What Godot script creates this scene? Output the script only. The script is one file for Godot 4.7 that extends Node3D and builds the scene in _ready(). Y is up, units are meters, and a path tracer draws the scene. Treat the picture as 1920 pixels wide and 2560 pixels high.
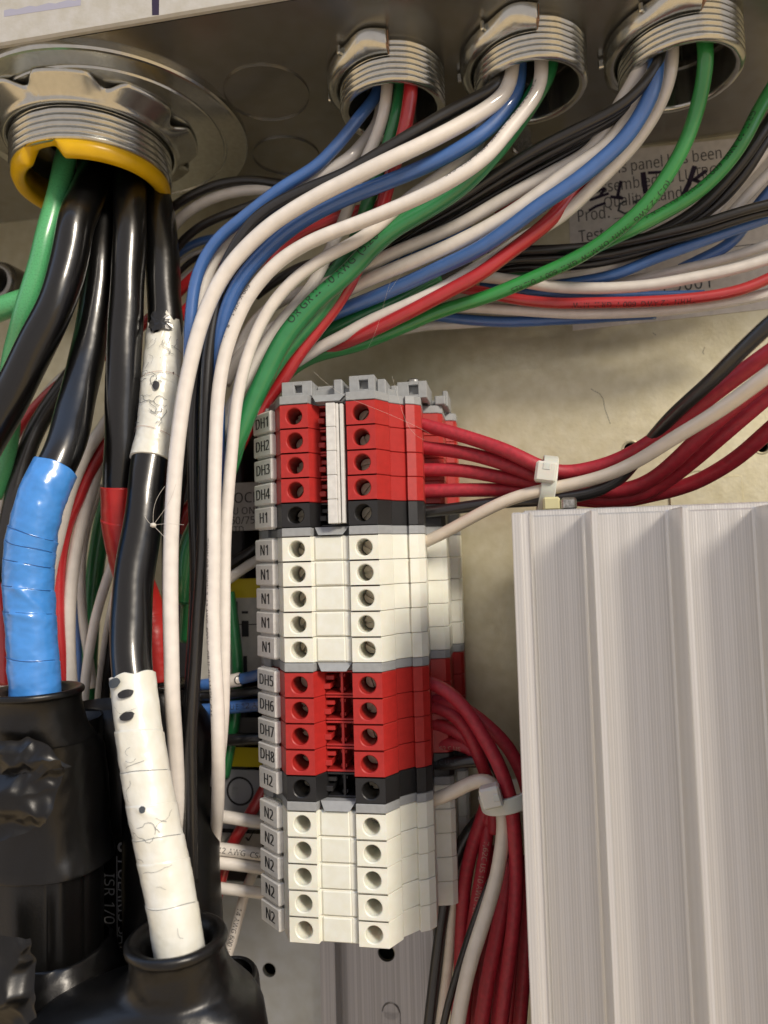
extends Node3D

# Millimetres throughout, turned into metres where a mesh is committed. y is up, the mounting panel is the plane z = 0, the open front of the box faces +z.
const MM := 0.001
const F := 1775.0            # focal length in pixels of a 1920 x 2560 picture
const TOP := 125.0           # underside of the box's top
const FRONT := 78.0          # front edge of the box's top
const X0 := -44.7            # middle of the terminal strip
const PITCH := 6.4           # height of one terminal block
const PLATE := 2.3           # height of one grey divider
var eye := Vector3(0, 0, 225)
var turn := Basis(Vector3.UP, deg_to_rad(9.9)) * Basis(Vector3.RIGHT, deg_to_rad(3.5)) * Basis(Vector3.BACK, deg_to_rad(-1.6))
var M := {}
var used := {}
var rng := RandomNumberGenerator.new()
var shared := {}

# ---------------------------------------------------------------- places
func at(u: float, v: float, z: float) -> Vector3:       # the point of the plane z (mm) that was read off the photograph at u, v
	var d := turn * Vector3((u - 960.0) / F, -(v - 1280.0) / F, -1.0)
	return eye + d * ((z - eye.z) / d.z)

func at_y(u: float, v: float, y: float) -> Vector3:     # the same on a level plane
	var d := turn * Vector3((u - 960.0) / F, -(v - 1280.0) / F, -1.0)
	return eye + d * ((y - eye.y) / d.y)

func depth_of(p: Vector3) -> float:
	return -(turn.inverse() * (p - eye)).z

# ---------------------------------------------------------------- names
func numbered(called: String) -> String:
	used[called] = used.get(called, -1) + 1
	return called if used[called] == 0 else "%s_%03d" % [called, used[called]]

func tag(o: Node3D, label: String, category: String, group := "") -> Node3D:
	o.set_meta("label", label)
	o.set_meta("category", category)
	if group:
		o.set_meta("group", group)
	return o

func thing(called: String, label: String, category: String, group := "", where := Vector3.ZERO) -> Node3D:
	var o := Node3D.new()
	o.name = numbered(called)
	add_child(o)
	o.position = where * MM
	return tag(o, label, category, group)

func put(called: String, mesh: Mesh, m: Material, parent: Node = self, where := Vector3.ZERO) -> MeshInstance3D:
	var o := MeshInstance3D.new()
	o.name = numbered(called) if parent == self else called
	o.mesh = mesh
	o.material_override = m
	parent.add_child(o, true)
	o.position = where * MM
	return o

func structure(called: String, mesh: Mesh, m: Material) -> MeshInstance3D:
	var o := put(called, mesh, m)
	o.set_meta("kind", "structure")
	return o

# ---------------------------------------------------------------- shapes (all in mm)
func flat() -> SurfaceTool:
	var st := SurfaceTool.new()
	st.begin(Mesh.PRIMITIVE_TRIANGLES)
	return st

func tri(st: SurfaceTool, a: Vector3, b: Vector3, c: Vector3, out: Vector3) -> void:
	var n := (c - a).cross(b - a)
	if n.length_squared() < 1e-14:
		return
	if n.dot(out) < 0.0:
		var k := b
		b = c
		c = k
		n = -n
	n = n.normalized()
	for p: Vector3 in [a, b, c]:
		st.set_normal(n)
		st.add_vertex(p * MM)

func quad(st: SurfaceTool, a: Vector3, b: Vector3, c: Vector3, d: Vector3, out: Vector3) -> void:
	tri(st, a, b, c, out)
	tri(st, a, c, d, out)

func box(st: SurfaceTool, lo: Vector3, hi: Vector3, ch := 0.25, xf := Transform3D()) -> void:   # a box with chamfered edges
	var mid := (lo + hi) / 2.0
	var h := (hi - lo) / 2.0
	ch = minf(ch, minf(h.x, minf(h.y, h.z)) * 0.6)
	var corner := func(s: Vector3, axis: int) -> Vector3:
		var e := h - Vector3.ONE * ch
		e[axis] = h[axis]
		return xf * (mid + s * e)
	for axis in 3:
		var b := (axis + 1) % 3
		var c := (axis + 2) % 3
		for sg: float in [-1.0, 1.0]:
			var q: Array[Vector3] = []
			for k: Array in [[-1.0, -1.0], [1.0, -1.0], [1.0, 1.0], [-1.0, 1.0]]:
				var s := Vector3.ZERO
				s[axis] = sg
				s[b] = k[0]
				s[c] = k[1]
				q.append(corner.call(s, axis))
			var out := Vector3.ZERO
			out[axis] = sg
			quad(st, q[0], q[1], q[2], q[3], xf.basis * out)
		for sb: float in [-1.0, 1.0]:
			for sc: float in [-1.0, 1.0]:
				var s0 := Vector3.ZERO
				s0[b] = sb
				s0[c] = sc
				var s1 := s0
				s0[axis] = -1.0
				s1[axis] = 1.0
				var out2 := Vector3.ZERO
				out2[b] = sb
				out2[c] = sc
				quad(st, corner.call(s0, b), corner.call(s1, b), corner.call(s1, c), corner.call(s0, c), xf.basis * out2)
	for k in 8:
		var s := Vector3(1 if k & 1 else -1, 1 if k & 2 else -1, 1 if k & 4 else -1)
		tri(st, corner.call(s, 0), corner.call(s, 1), corner.call(s, 2), xf.basis * s)

func shrink(p: PackedVector2Array, by: float) -> PackedVector2Array:    # mitred inset of a counter-clockwise outline
	var r := PackedVector2Array()
	var n := p.size()
	for i in n:
		var a := (p[i] - p[(i + n - 1) % n]).normalized()
		var b := (p[(i + 1) % n] - p[i]).normalized()
		var na := Vector2(-a.y, a.x)
		var nb := Vector2(-b.y, b.x)
		var m := (na + nb)
		m = m.normalized() if m.length() > 0.01 else na
		r.append(p[i] + m * (by / maxf(m.dot(na), 0.45)))
	return r

# an outline in (x, z) drawn out along y, with chamfered ends; skip lists edges left open
func prism(st: SurfaceTool, p: PackedVector2Array, y0: float, y1: float, ch := 0.15, skip := []) -> void:
	var area := 0.0
	for i in p.size():
		area += p[i].cross(p[(i + 1) % p.size()])
	if area < 0.0:
		p.reverse()
	var s := shrink(p, ch) if ch > 0.0 else p
	var n := p.size()
	for i in n:
		var j := (i + 1) % n
		var e := (p[j] - p[i]).normalized()
		var out := Vector3(e.y, 0, -e.x)
		if i in skip:
			continue
		var lo := y0 + ch
		var hi := y1 - ch
		quad(st, Vector3(p[i].x, lo, p[i].y), Vector3(p[j].x, lo, p[j].y), Vector3(p[j].x, hi, p[j].y), Vector3(p[i].x, hi, p[i].y), out)
		if ch > 0.0:
			quad(st, Vector3(p[i].x, hi, p[i].y), Vector3(p[j].x, hi, p[j].y), Vector3(s[j].x, y1, s[j].y), Vector3(s[i].x, y1, s[i].y), out + Vector3.UP)
			quad(st, Vector3(p[i].x, lo, p[i].y), Vector3(p[j].x, lo, p[j].y), Vector3(s[j].x, y0, s[j].y), Vector3(s[i].x, y0, s[i].y), out + Vector3.DOWN)
	var t := Geometry2D.triangulate_polygon(s)
	for k in range(0, t.size(), 3):
		for y: float in [y0, y1]:
			tri(st, Vector3(s[t[k]].x, y, s[t[k]].y), Vector3(s[t[k + 1]].x, y, s[t[k + 1]].y), Vector3(s[t[k + 2]].x, y, s[t[k + 2]].y), Vector3.UP if y == y1 else Vector3.DOWN)

# a rectangle with a round hole; o is the hole's middle, ex and ey the unit axes, a .. d the distances to the four sides
func plate_hole(st: SurfaceTool, o: Vector3, ex: Vector3, ey: Vector3, x0: float, x1: float, y0: float, y1: float, r: float, deep: float, n := 28, lip := 0.0) -> void:
	var out := ex.cross(ey)
	var edge := func(a: float) -> Vector3:
		var dx := cos(a)
		var dy := sin(a)
		var k := 1e9
		if absf(dx) > 1e-6:
			k = minf(k, (x1 if dx > 0 else x0) / dx)
		if absf(dy) > 1e-6:
			k = minf(k, (y1 if dy > 0 else y0) / dy)
		return o + ex * dx * k + ey * dy * k
	var angles: Array[float] = []
	for i in n:
		angles.append(TAU * i / n - PI)
	for c: Vector2 in [Vector2(x0, y0), Vector2(x1, y0), Vector2(x1, y1), Vector2(x0, y1)]:
		angles.append(c.angle())
	angles.sort()
	for i in angles.size():
		var a := angles[i]
		var b := angles[(i + 1) % angles.size()]
		var ca := ex * cos(a) + ey * sin(a)
		var cb := ex * cos(b) + ey * sin(b)
		quad(st, o + ca * (r + lip), o + cb * (r + lip), edge.call(b), edge.call(a), out)
		if lip > 0.0:
			quad(st, o + ca * (r + lip), o + cb * (r + lip), o + cb * r - out * lip, o + ca * r - out * lip, out)
		if deep > 0.0:
			quad(st, o + ca * r - out * lip, o + cb * r - out * lip, o + cb * r - out * deep, o + ca * r - out * deep, -(ca + cb))

# a smooth surface over a grid of points; f(i, j) gives the point; rows run along i, columns go round along j
func grid(ni: int, nj: int, f: Callable, closed := true, cap0 := false, cap1 := false, flip := false) -> ArrayMesh:
	var v := PackedVector3Array()
	for i in ni:
		for j in nj:
			v.append(f.call(i, j))
	var idx := PackedInt32Array()
	var jj := nj if closed else nj - 1
	for i in ni - 1:
		for j in jj:
			var a := i * nj + j
			var b := (i + 1) * nj + j
			var c := i * nj + (j + 1) % nj
			var d := (i + 1) * nj + (j + 1) % nj
			idx.append_array([a, c, b, b, c, d] if flip else [a, b, c, b, d, c])
	for e in 2:
		if [cap0, cap1][e]:
			var mid := Vector3.ZERO
			var row := 0 if e == 0 else (ni - 1) * nj
			for j in nj:
				mid += v[row + j] / nj
			v.append(mid)
			for j in nj:
				if (e == 0) != flip:
					idx.append_array([v.size() - 1, row + j, row + (j + 1) % nj])
				else:
					idx.append_array([v.size() - 1, row + (j + 1) % nj, row + j])
	return smooth(v, idx)

func smooth(v: PackedVector3Array, idx: PackedInt32Array) -> ArrayMesh:
	var nrm := PackedVector3Array()
	nrm.resize(v.size())
	for k in range(0, idx.size(), 3):
		var a := v[idx[k]]
		var n := (v[idx[k + 2]] - a).cross(v[idx[k + 1]] - a)
		for q in 3:
			nrm[idx[k + q]] += n
	for k in v.size():
		nrm[k] = nrm[k].normalized() if nrm[k].length_squared() > 1e-20 else Vector3.UP
		v[k] *= MM
	var arr := []
	arr.resize(Mesh.ARRAY_MAX)
	arr[Mesh.ARRAY_VERTEX] = v
	arr[Mesh.ARRAY_NORMAL] = nrm
	arr[Mesh.ARRAY_INDEX] = idx
	var mesh := ArrayMesh.new()
	mesh.add_surface_from_arrays(Mesh.PRIMITIVE_TRIANGLES, arr)
	return mesh

# turned about an upright axis through o; profile holds (radius, y); wob(a, k) changes the radius
func lathe(o: Vector3, profile: Array, n := 64, wob: Variant = null, a0 := 0.0, a1 := TAU) -> ArrayMesh:
	var closed := is_equal_approx(a1 - a0, TAU)
	var f := func(i: int, j: int) -> Vector3:
		var a := a0 + (a1 - a0) * j / (n if closed else n - 1)
		var r: float = profile[i][0]
		if wob != null:
			r = wob.call(a, i, r)
		return o + Vector3(sin(a) * r, profile[i][1], cos(a) * r)
	return grid(profile.size(), n, f, closed, false, false, true)

func sharp(profile: Array) -> Array:       # doubles the corners of a profile so that they shade crisply
	var r := []
	for i in profile.size():
		var p := Vector2(profile[i][0], profile[i][1])
		if i > 0:
			var q := Vector2(profile[i - 1][0], profile[i - 1][1])
			r.append([lerpf(p.x, q.x, minf(0.3, 0.12 / maxf(p.distance_to(q), 0.01))), lerpf(p.y, q.y, minf(0.3, 0.12 / maxf(p.distance_to(q), 0.01)))])
		r.append([p.x, p.y])
		if i < profile.size() - 1:
			var q2 := Vector2(profile[i + 1][0], profile[i + 1][1])
			r.append([lerpf(p.x, q2.x, minf(0.3, 0.12 / maxf(p.distance_to(q2), 0.01))), lerpf(p.y, q2.y, minf(0.3, 0.12 / maxf(p.distance_to(q2), 0.01)))])
	return r

# ---------------------------------------------------------------- paths
class Path:
	var p := PackedVector3Array()
	var t := PackedVector3Array()
	var n := PackedVector3Array()
	var b := PackedVector3Array()
	var step := 1.0
	var length := 0.0
	func sample(s: float) -> Array:      # [point, along, towards the front, sideways]
		var k := clampf(s / step, 0.0, p.size() - 1.001)
		var i := int(k)
		var w := k - i
		var tt := t[i].lerp(t[i + 1], w).normalized()
		var q := p[i].lerp(p[i + 1], w)
		var f := Vector3(0, 0, 1) - tt * tt.z
		f = f.normalized() if f.length() > 0.05 else n[i]
		return [q, tt, f, tt.cross(f)]

func path_of(pts: PackedVector3Array, step := 1.2) -> Path:
	var c := PackedVector3Array()
	var m := pts.size()
	for i in m - 1:
		var p0 := pts[maxi(i - 1, 0)]
		var p1 := pts[i]
		var p2 := pts[i + 1]
		var p3 := pts[mini(i + 2, m - 1)]
		var parts := maxi(4, int(p1.distance_to(p2) / 0.5))
		for k in parts:
			c.append(p1.cubic_interpolate(p2, p0, p3, float(k) / parts))
	c.append(pts[m - 1])
	for pass_no in 60:      # takes the small kinks of the readings out, as a stiff wire would
		var s := c.duplicate()
		for i in range(1, c.size() - 1):
			s[i] = (c[i - 1] + c[i] * 2.0 + c[i + 1]) / 4.0
		c = s
	var r := Path.new()
	var total := 0.0
	for i in c.size() - 1:
		total += c[i].distance_to(c[i + 1])
	var count := maxi(4, int(total / step))
	r.step = total / count
	r.length = total
	var want := 0.0
	var run := 0.0
	for i in c.size() - 1:
		var l := c[i].distance_to(c[i + 1])
		while want <= run + l + 1e-5 and r.p.size() <= count:
			r.p.append(c[i].lerp(c[i + 1], clampf((want - run) / maxf(l, 1e-6), 0, 1)))
			want += r.step
		run += l
	if r.p.size() <= count:
		r.p.append(c[c.size() - 1])
	for i in r.p.size():
		r.t.append((r.p[mini(i + 1, r.p.size() - 1)] - r.p[maxi(i - 1, 0)]).normalized())
	var f := Vector3(0, 0, 1) - r.t[0] * r.t[0].z
	if f.length() < 0.1:
		f = Vector3(0, 1, 0) - r.t[0] * r.t[0].y
	for i in r.p.size():
		f = (f - r.t[i] * f.dot(r.t[i])).normalized()
		r.n.append(f)
		r.b.append(r.t[i].cross(f))
	return r

func tube(path: Path, rad: Variant, sides := 16, s0 := 0.0, s1 := -1.0, o := Vector3.ZERO, fine := 1.0, caps := true) -> ArrayMesh:
	if s1 < 0.0:
		s1 = path.length
	var ni := maxi(3, int((s1 - s0) / path.step * fine) + 1)
	var f := func(i: int, j: int) -> Vector3:
		var s := lerpf(s0, s1, float(i) / (ni - 1))
		var k := clampf(s / path.step, 0.0, path.p.size() - 1.001)
		var q := int(k)
		var w := k - q
		var a := TAU * j / sides
		var r: float = rad.call(s, a) if rad is Callable else rad
		return path.p[q].lerp(path.p[q + 1], w) + (path.n[q].lerp(path.n[q + 1], w) * cos(a) + path.b[q].lerp(path.b[q + 1], w) * sin(a)) * r - o
	return grid(ni, sides, f, true, caps, caps)

# a strip of ink or a crack that lies on a round surface: pts are (distance along, angle from the front)
func on_tube(st: SurfaceTool, path: Path, r: float, pts: PackedVector2Array, width: float, o := Vector3.ZERO) -> void:
	for i in pts.size() - 1:
		var d := Vector2(pts[i + 1].x - pts[i].x, (pts[i + 1].y - pts[i].y) * r).normalized()
		var w := Vector2(-d.y * width / 2.0, d.x * width / 2.0 / r)
		var c: Array[Vector3] = []
		var out := Vector3.ZERO
		for e: Vector2 in [pts[i] - w, pts[i] + w, pts[i + 1] + w, pts[i + 1] - w]:
			var s := path.sample(e.x)
			var dir: Vector3 = s[2] * cos(e.y) + s[3] * sin(e.y)
			c.append(s[0] + dir * r - o)
			out += dir
		quad(st, c[0], c[1], c[2], c[3], out)

func text_shape(words: String, high: float, serif := false) -> PackedVector3Array:    # triangles of flat lettering, baseline at y = 0, in mm
	var key := words + str(high) + str(serif)
	if shared.has(key):
		return shared[key]
	var tm := TextMesh.new()
	var font := SystemFont.new()
	font.font_names = PackedStringArray(["Droid Sans Mono" if serif else "Droid Sans"])
	tm.font = font
	tm.text = words
	tm.font_size = 48
	tm.depth = 0.0
	tm.curve_step = 1.0
	tm.pixel_size = high / 34.0
	tm.horizontal_alignment = HORIZONTAL_ALIGNMENT_LEFT
	tm.vertical_alignment = VERTICAL_ALIGNMENT_CENTER
	var arr := tm.surface_get_arrays(0)
	var v: PackedVector3Array = arr[Mesh.ARRAY_VERTEX]
	var idx: PackedInt32Array = arr[Mesh.ARRAY_INDEX] if arr[Mesh.ARRAY_INDEX] != null else PackedInt32Array()
	var r := PackedVector3Array()
	if idx.size():
		for k in idx:
			r.append(v[k])
	else:
		r = v
	var keep := PackedVector3Array()
	for k in range(0, r.size(), 3):       # one face only
		if (r[k + 2] - r[k]).cross(r[k + 1] - r[k]).z > 0.0:
			keep.append_array([r[k], r[k + 1], r[k + 2]])
	shared[key] = keep
	return keep

func letters(st: SurfaceTool, words: String, high: float, o: Vector3, ex: Vector3, ey: Vector3, serif := false) -> void:
	var t := text_shape(words, high, serif)
	var out := ex.cross(ey)
	for k in range(0, t.size(), 3):
		tri(st, o + ex * t[k].x + ey * t[k].y, o + ex * t[k + 1].x + ey * t[k + 1].y, o + ex * t[k + 2].x + ey * t[k + 2].y, out)

func print_on(parent: Node3D, path: Path, r: float, words: String, high: float, s0: float, a0: float, m: Material, o: Vector3, back := false) -> void:
	var t := text_shape(words, high)
	var st := flat()
	var sg := -1.0 if back else 1.0
	for k in range(0, t.size(), 3):
		var c: Array[Vector3] = []
		var out := Vector3.ZERO
		for q in 3:
			var s := path.sample(s0 + sg * t[k + q].x)
			var a := a0 - sg * t[k + q].y / r
			var dir: Vector3 = s[2] * cos(a) + s[3] * sin(a)
			c.append(s[0] + dir * (r + 0.03) - o)
			out += dir
		tri(st, c[0], c[1], c[2], out)
	put("printed_text", st.commit(), m, parent)

# ---------------------------------------------------------------- materials
func noise_map(freq: float, lo: Color, hi: Color, seed_no: int, kind := FastNoiseLite.TYPE_SIMPLEX_SMOOTH, normal := false, bump := 4.0, size := 512, octaves := 4, mid := -1.0) -> NoiseTexture2D:
	var n := FastNoiseLite.new()
	n.seed = seed_no
	n.noise_type = kind
	n.frequency = freq
	n.fractal_octaves = octaves
	var t := NoiseTexture2D.new()
	t.width = size
	t.height = size
	t.seamless = true
	t.noise = n
	if normal:
		t.as_normal_map = true
		t.bump_strength = bump
	else:
		var g := Gradient.new()
		g.set_color(0, lo)
		g.set_color(1, hi)
		if mid >= 0.0:
			g.set_offset(0, mid)
			g.set_offset(1, minf(mid + 0.18, 1.0))
		t.color_ramp = g
	return t

func mat(c: Color, rough := 0.4, metal := 0.0) -> StandardMaterial3D:      # c is linear
	var m := StandardMaterial3D.new()
	m.albedo_color = c.linear_to_srgb()
	m.roughness = rough
	m.metallic = metal
	return m

func textured(m: StandardMaterial3D, color_map: Texture2D, bump: Texture2D, scale: Vector3, depth := 0.5, rough_map: Texture2D = null) -> StandardMaterial3D:
	m.uv1_triplanar = true
	m.uv1_world_triplanar = true
	m.uv1_scale = scale
	if color_map:
		m.albedo_texture = color_map
	if bump:
		m.normal_enabled = true
		m.normal_texture = bump
		m.normal_scale = depth
	if rough_map:
		m.roughness_texture = rough_map
		m.roughness_texture_channel = BaseMaterial3D.TEXTURE_CHANNEL_RED
	return m

func materials() -> void:
	var grey := func(a: float) -> Color: return Color(a, a, a)
	var dust := noise_map(0.014, grey.call(0.91), grey.call(1.0), 3, FastNoiseLite.TYPE_SIMPLEX_SMOOTH, false, 0, 512, 5)
	var specks := noise_map(0.09, grey.call(0.84), grey.call(1.0), 9, FastNoiseLite.TYPE_SIMPLEX, false, 0, 512, 3, 0.2)
	var smear := noise_map(0.02, grey.call(0.65), grey.call(1.0), 12, FastNoiseLite.TYPE_SIMPLEX_SMOOTH, false, 0, 512, 4)
	var pebble := noise_map(0.05, grey.call(0), grey.call(1), 21, FastNoiseLite.TYPE_SIMPLEX, true, 3.0, 512, 4)
	var ripple := noise_map(0.011, grey.call(0), grey.call(1), 33, FastNoiseLite.TYPE_SIMPLEX_SMOOTH, true, 6.0, 512, 3)
	var spangle := noise_map(0.03, Color(0.80, 0.79, 0.74), Color(1, 1, 1), 5, FastNoiseLite.TYPE_CELLULAR, false, 0, 512, 2)
	var blotch := noise_map(0.008, Color(0.93, 0.92, 0.88), Color(1, 1, 1), 44, FastNoiseLite.TYPE_SIMPLEX_SMOOTH, false, 0, 1024, 6)
	var streak := noise_map(0.035, grey.call(0.80), grey.call(1.0), 61, FastNoiseLite.TYPE_SIMPLEX, false, 0, 512, 5)
	var streak_bump := noise_map(0.05, grey.call(0), grey.call(1), 62, FastNoiseLite.TYPE_SIMPLEX, true, 5.0, 512, 4)
	var scuff := noise_map(0.03, Color(0.78, 0.78, 0.78), Color(1, 1, 1), 71, FastNoiseLite.TYPE_SIMPLEX, false, 0, 512, 5)
	var lint := noise_map(0.16, grey.call(0.16), grey.call(1.0), 77, FastNoiseLite.TYPE_SIMPLEX, false, 0, 1024, 2, 0.80)
	var wire_scale := Vector3(28, 28, 28)
	# wire jackets: nylon over PVC, a clear skin over a softer body
	var jackets := {
		"white": Color(0.76, 0.72, 0.67), "blue": Color(0.048, 0.140, 0.40), "green": Color(0.018, 0.21, 0.065), "leaf_green": Color(0.025, 0.27, 0.055), "pale_green": Color(0.085, 0.40, 0.16),
		"red": Color(0.46, 0.018, 0.024), "cream": Color(0.70, 0.62, 0.51), "crimson": Color(0.45, 0.019, 0.037), "black": Color(0.013, 0.012, 0.012),
	}
	for k: String in jackets:
		var m := textured(mat(jackets[k], 0.42), dust, ripple, wire_scale, 0.04)
		m.clearcoat_enabled = true
		m.clearcoat = 0.9
		m.clearcoat_roughness = 0.06
		if k == "crimson":
			m.clearcoat = 0.1
			m.roughness = 0.55
			m.albedo_texture = scuff
		if k == "black":
			m.albedo_texture = scuff
			m.clearcoat = 0.6
		M[k] = m
	M.cable = textured(mat(Color(0.060, 0.060, 0.064), 0.30), lint, ripple, Vector3(22, 22, 22), 0.16)
	M.cable.clearcoat_enabled = true
	M.cable.clearcoat = 0.45
	M.cable.clearcoat_roughness = 0.07
	M.cable_green = textured(mat(jackets.pale_green, 0.35), specks, ripple, Vector3(30, 30, 30), 0.1)
	M.cable_green.clearcoat_enabled = true
	M.cable_green.clearcoat = 0.6
	M.cable_green.clearcoat_roughness = 0.2
	M.blue_tape = textured(mat(Color(0.060, 0.27, 0.72), 0.30), dust, ripple, Vector3(40, 40, 40), 0.12)
	M.blue_tape.clearcoat_enabled = true
	M.blue_tape.clearcoat = 0.5
	M.blue_tape.clearcoat_roughness = 0.15
	M.red_tape = textured(mat(Color(0.42, 0.02, 0.018), 0.32), dust, ripple, Vector3(40, 40, 40), 0.12)
	M.white_tape = textured(mat(Color(0.735, 0.75, 0.72), 0.38), smear, pebble, Vector3(24, 24, 24), 0.12)
	M.white_tape.albedo_texture = noise_map(0.01, Color(0.94, 0.92, 0.86), Color(1, 1, 1), 91, FastNoiseLite.TYPE_SIMPLEX_SMOOTH, false, 0, 512, 5)
	M.white_tape.clearcoat_enabled = true
	M.white_tape.clearcoat = 0.6
	M.white_tape.clearcoat_roughness = 0.2
	M.ink = mat(Color(0.012, 0.012, 0.015), 0.5)
	M.pale_ink = mat(Color(0.40, 0.41, 0.43), 0.5)
	M.grey_ink = mat(Color(0.05, 0.06, 0.07), 0.5)
	M.violet_ink = mat(Color(0.02, 0.010, 0.035), 0.5)
	M.gold_ink = mat(Color(0.40, 0.25, 0.2), 0.5)
	M.rubber = textured(mat(Color(0.060, 0.060, 0.062), 0.36), lint, pebble, Vector3(36, 36, 36), 0.10)
	M.black_tape = textured(mat(Color(0.060, 0.060, 0.066), 0.32), lint, pebble, Vector3(50, 50, 50), 0.08)
	M.yellow = textured(mat(Color(0.80, 0.48, 0.004), 0.28), dust, ripple, Vector3(30, 30, 30), 0.1)
	# terminal blocks
	M.block_red = textured(mat(Color(0.41, 0.022, 0.019), 0.42), dust, pebble, Vector3(60, 60, 60), 0.08)
	M.block_black = textured(mat(Color(0.014, 0.014, 0.015), 0.40), dust, pebble, Vector3(60, 60, 60), 0.08)
	M.block_white = textured(mat(Color(0.79, 0.785, 0.72), 0.40), noise_map(0.01, Color(0.97, 0.96, 0.93), Color(1, 1, 1), 97), pebble, Vector3(40, 40, 40), 0.06)
	M.block_white.subsurf_scatter_enabled = true
	M.block_white.subsurf_scatter_strength = 0.10
	M.block_grey = textured(mat(Color(0.31, 0.325, 0.335), 0.45), dust, pebble, Vector3(60, 60, 60), 0.08)
	M.marker = textured(mat(Color(0.84, 0.835, 0.80), 0.45), dust, pebble, Vector3(60, 60, 60), 0.05)
	M.bridge = textured(mat(Color(0.66, 0.66, 0.64), 0.45), dust, pebble, Vector3(60, 60, 60), 0.05)
	M.screw = textured(mat(Color(0.60, 0.54, 0.42), 0.42, 0.75), dust, pebble, Vector3(90, 90, 90), 0.1)
	# sheet metal
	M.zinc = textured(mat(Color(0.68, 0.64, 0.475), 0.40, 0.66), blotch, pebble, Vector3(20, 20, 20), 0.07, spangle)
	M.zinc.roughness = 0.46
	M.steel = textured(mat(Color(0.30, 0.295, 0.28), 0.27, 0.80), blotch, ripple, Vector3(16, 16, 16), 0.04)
	M.fitting = textured(mat(Color(0.64, 0.65, 0.62), 0.22, 0.95), dust, pebble, Vector3(60, 60, 60), 0.07)
	M.copper_edge = mat(Color(0.50, 0.30, 0.20), 0.35, 0.9)
	M.flange = textured(mat(Color(0.50, 0.49, 0.46), 0.55, 0.1), blotch, pebble, Vector3(25, 25, 25), 0.1)
	M.alu = textured(mat(Color(0.86, 0.845, 0.82), 0.29, 0.62), streak, streak_bump, Vector3(220, 0.03, 220), 0.24)
	M.rail = textured(mat(Color(0.42, 0.41, 0.41), 0.33, 0.85), streak, ripple, Vector3(60, 0.05, 60), 0.1)
	M.plate = textured(mat(Color(0.40, 0.42, 0.43), 0.42, 0.75), blotch, ripple, Vector3(14, 14, 14), 0.08)
	M.nylon = mat(Color(0.62, 0.60, 0.54), 0.38)
	M.nylon.subsurf_scatter_enabled = true
	M.nylon.subsurf_scatter_strength = 0.15
	M.paper = textured(mat(Color(0.74, 0.71, 0.66), 0.6), dust, pebble, Vector3(40, 40, 40), 0.05)
	M.sticker_yellow = mat(Color(0.58, 0.46, 0.01), 0.45)
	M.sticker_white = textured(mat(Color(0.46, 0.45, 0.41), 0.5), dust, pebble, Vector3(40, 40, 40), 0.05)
	M.case = textured(mat(Color(0.016, 0.016, 0.017), 0.5), dust, pebble, Vector3(60, 60, 60), 0.15)
	M.web = mat(Color(0.55, 0.52, 0.46), 0.6)
	M.bolt = textured(mat(Color(0.70, 0.70, 0.66), 0.25, 0.95), smear, pebble, Vector3(80, 80, 80), 0.1)
	M.plaster = mat(Color(0.70, 0.68, 0.65), 0.8)

# ---------------------------------------------------------------- the sheet metal box
var mouths := []      # [centre on the ceiling, radius of the hole, half width of its cell]

func sheet(st: SurfaceTool, o: Vector3, ex: Vector3, ey: Vector3, x0: float, x1: float, y0: float, y1: float, holes: Array, deep: float) -> void:
	holes.sort_custom(func(a: Array, b: Array) -> bool: return a[0] < b[0])
	var x := x0
	var out := ex.cross(ey)
	for h: Array in holes:      # [x, y, radius, half cell]
		var l: float = h[0] - h[3]
		var r: float = h[0] + h[3]
		quad(st, o + ex * x + ey * y0, o + ex * l + ey * y0, o + ex * l + ey * y1, o + ex * x + ey * y1, out)
		var b: float = maxf(h[1] - h[3], y0)
		var t: float = minf(h[1] + h[3], y1)
		plate_hole(st, o + ex * h[0] + ey * h[1], ex, ey, -h[3], h[3], b - h[1], t - h[1], h[2], deep, 48)
		quad(st, o + ex * l + ey * y0, o + ex * r + ey * y0, o + ex * r + ey * b, o + ex * l + ey * b, out)
		quad(st, o + ex * l + ey * t, o + ex * r + ey * t, o + ex * r + ey * y1, o + ex * l + ey * y1, out)
		x = r
	quad(st, o + ex * x + ey * y0, o + ex * x1 + ey * y0, o + ex * x1 + ey * y1, o + ex * x + ey * y1, out)

func disc(st: SurfaceTool, o: Vector3, ex: Vector3, ey: Vector3, r: float, high: float, n := 48) -> void:
	var out := ex.cross(ey)
	for i in n:
		var a := ex * cos(TAU * i / n) + ey * sin(TAU * i / n)
		var b := ex * cos(TAU * (i + 1) / n) + ey * sin(TAU * (i + 1) / n)
		tri(st, o + out * high, o + a * (r - 0.5) + out * high, o + b * (r - 0.5) + out * high, out)
		quad(st, o + a * r + out * (high - 0.4), o + b * r + out * (high - 0.4), o + b * (r - 0.5) + out * high, o + a * (r - 0.5) + out * high, out + a)
		quad(st, o + a * r + out * (high - 0.4), o + b * r + out * (high - 0.4), o + b * r - out * 0.5, o + a * r - out * 0.5, a)

func ring_groove(st: SurfaceTool, o: Vector3, ex: Vector3, ey: Vector3, r: float, wide: float, high: float, a0 := 0.0, a1 := TAU, n := 64) -> void:
	var out := ex.cross(ey)
	for i in n:
		var a := ex * cos(lerpf(a0, a1, float(i) / n)) + ey * sin(lerpf(a0, a1, float(i) / n))
		var b := ex * cos(lerpf(a0, a1, float(i + 1) / n)) + ey * sin(lerpf(a0, a1, float(i + 1) / n))
		quad(st, o + a * (r - wide), o + b * (r - wide), o + b * r + out * high, o + a * r + out * high, out - a)
		quad(st, o + a * (r + wide), o + b * (r + wide), o + b * r + out * high, o + a * r + out * high, out + a)

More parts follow.
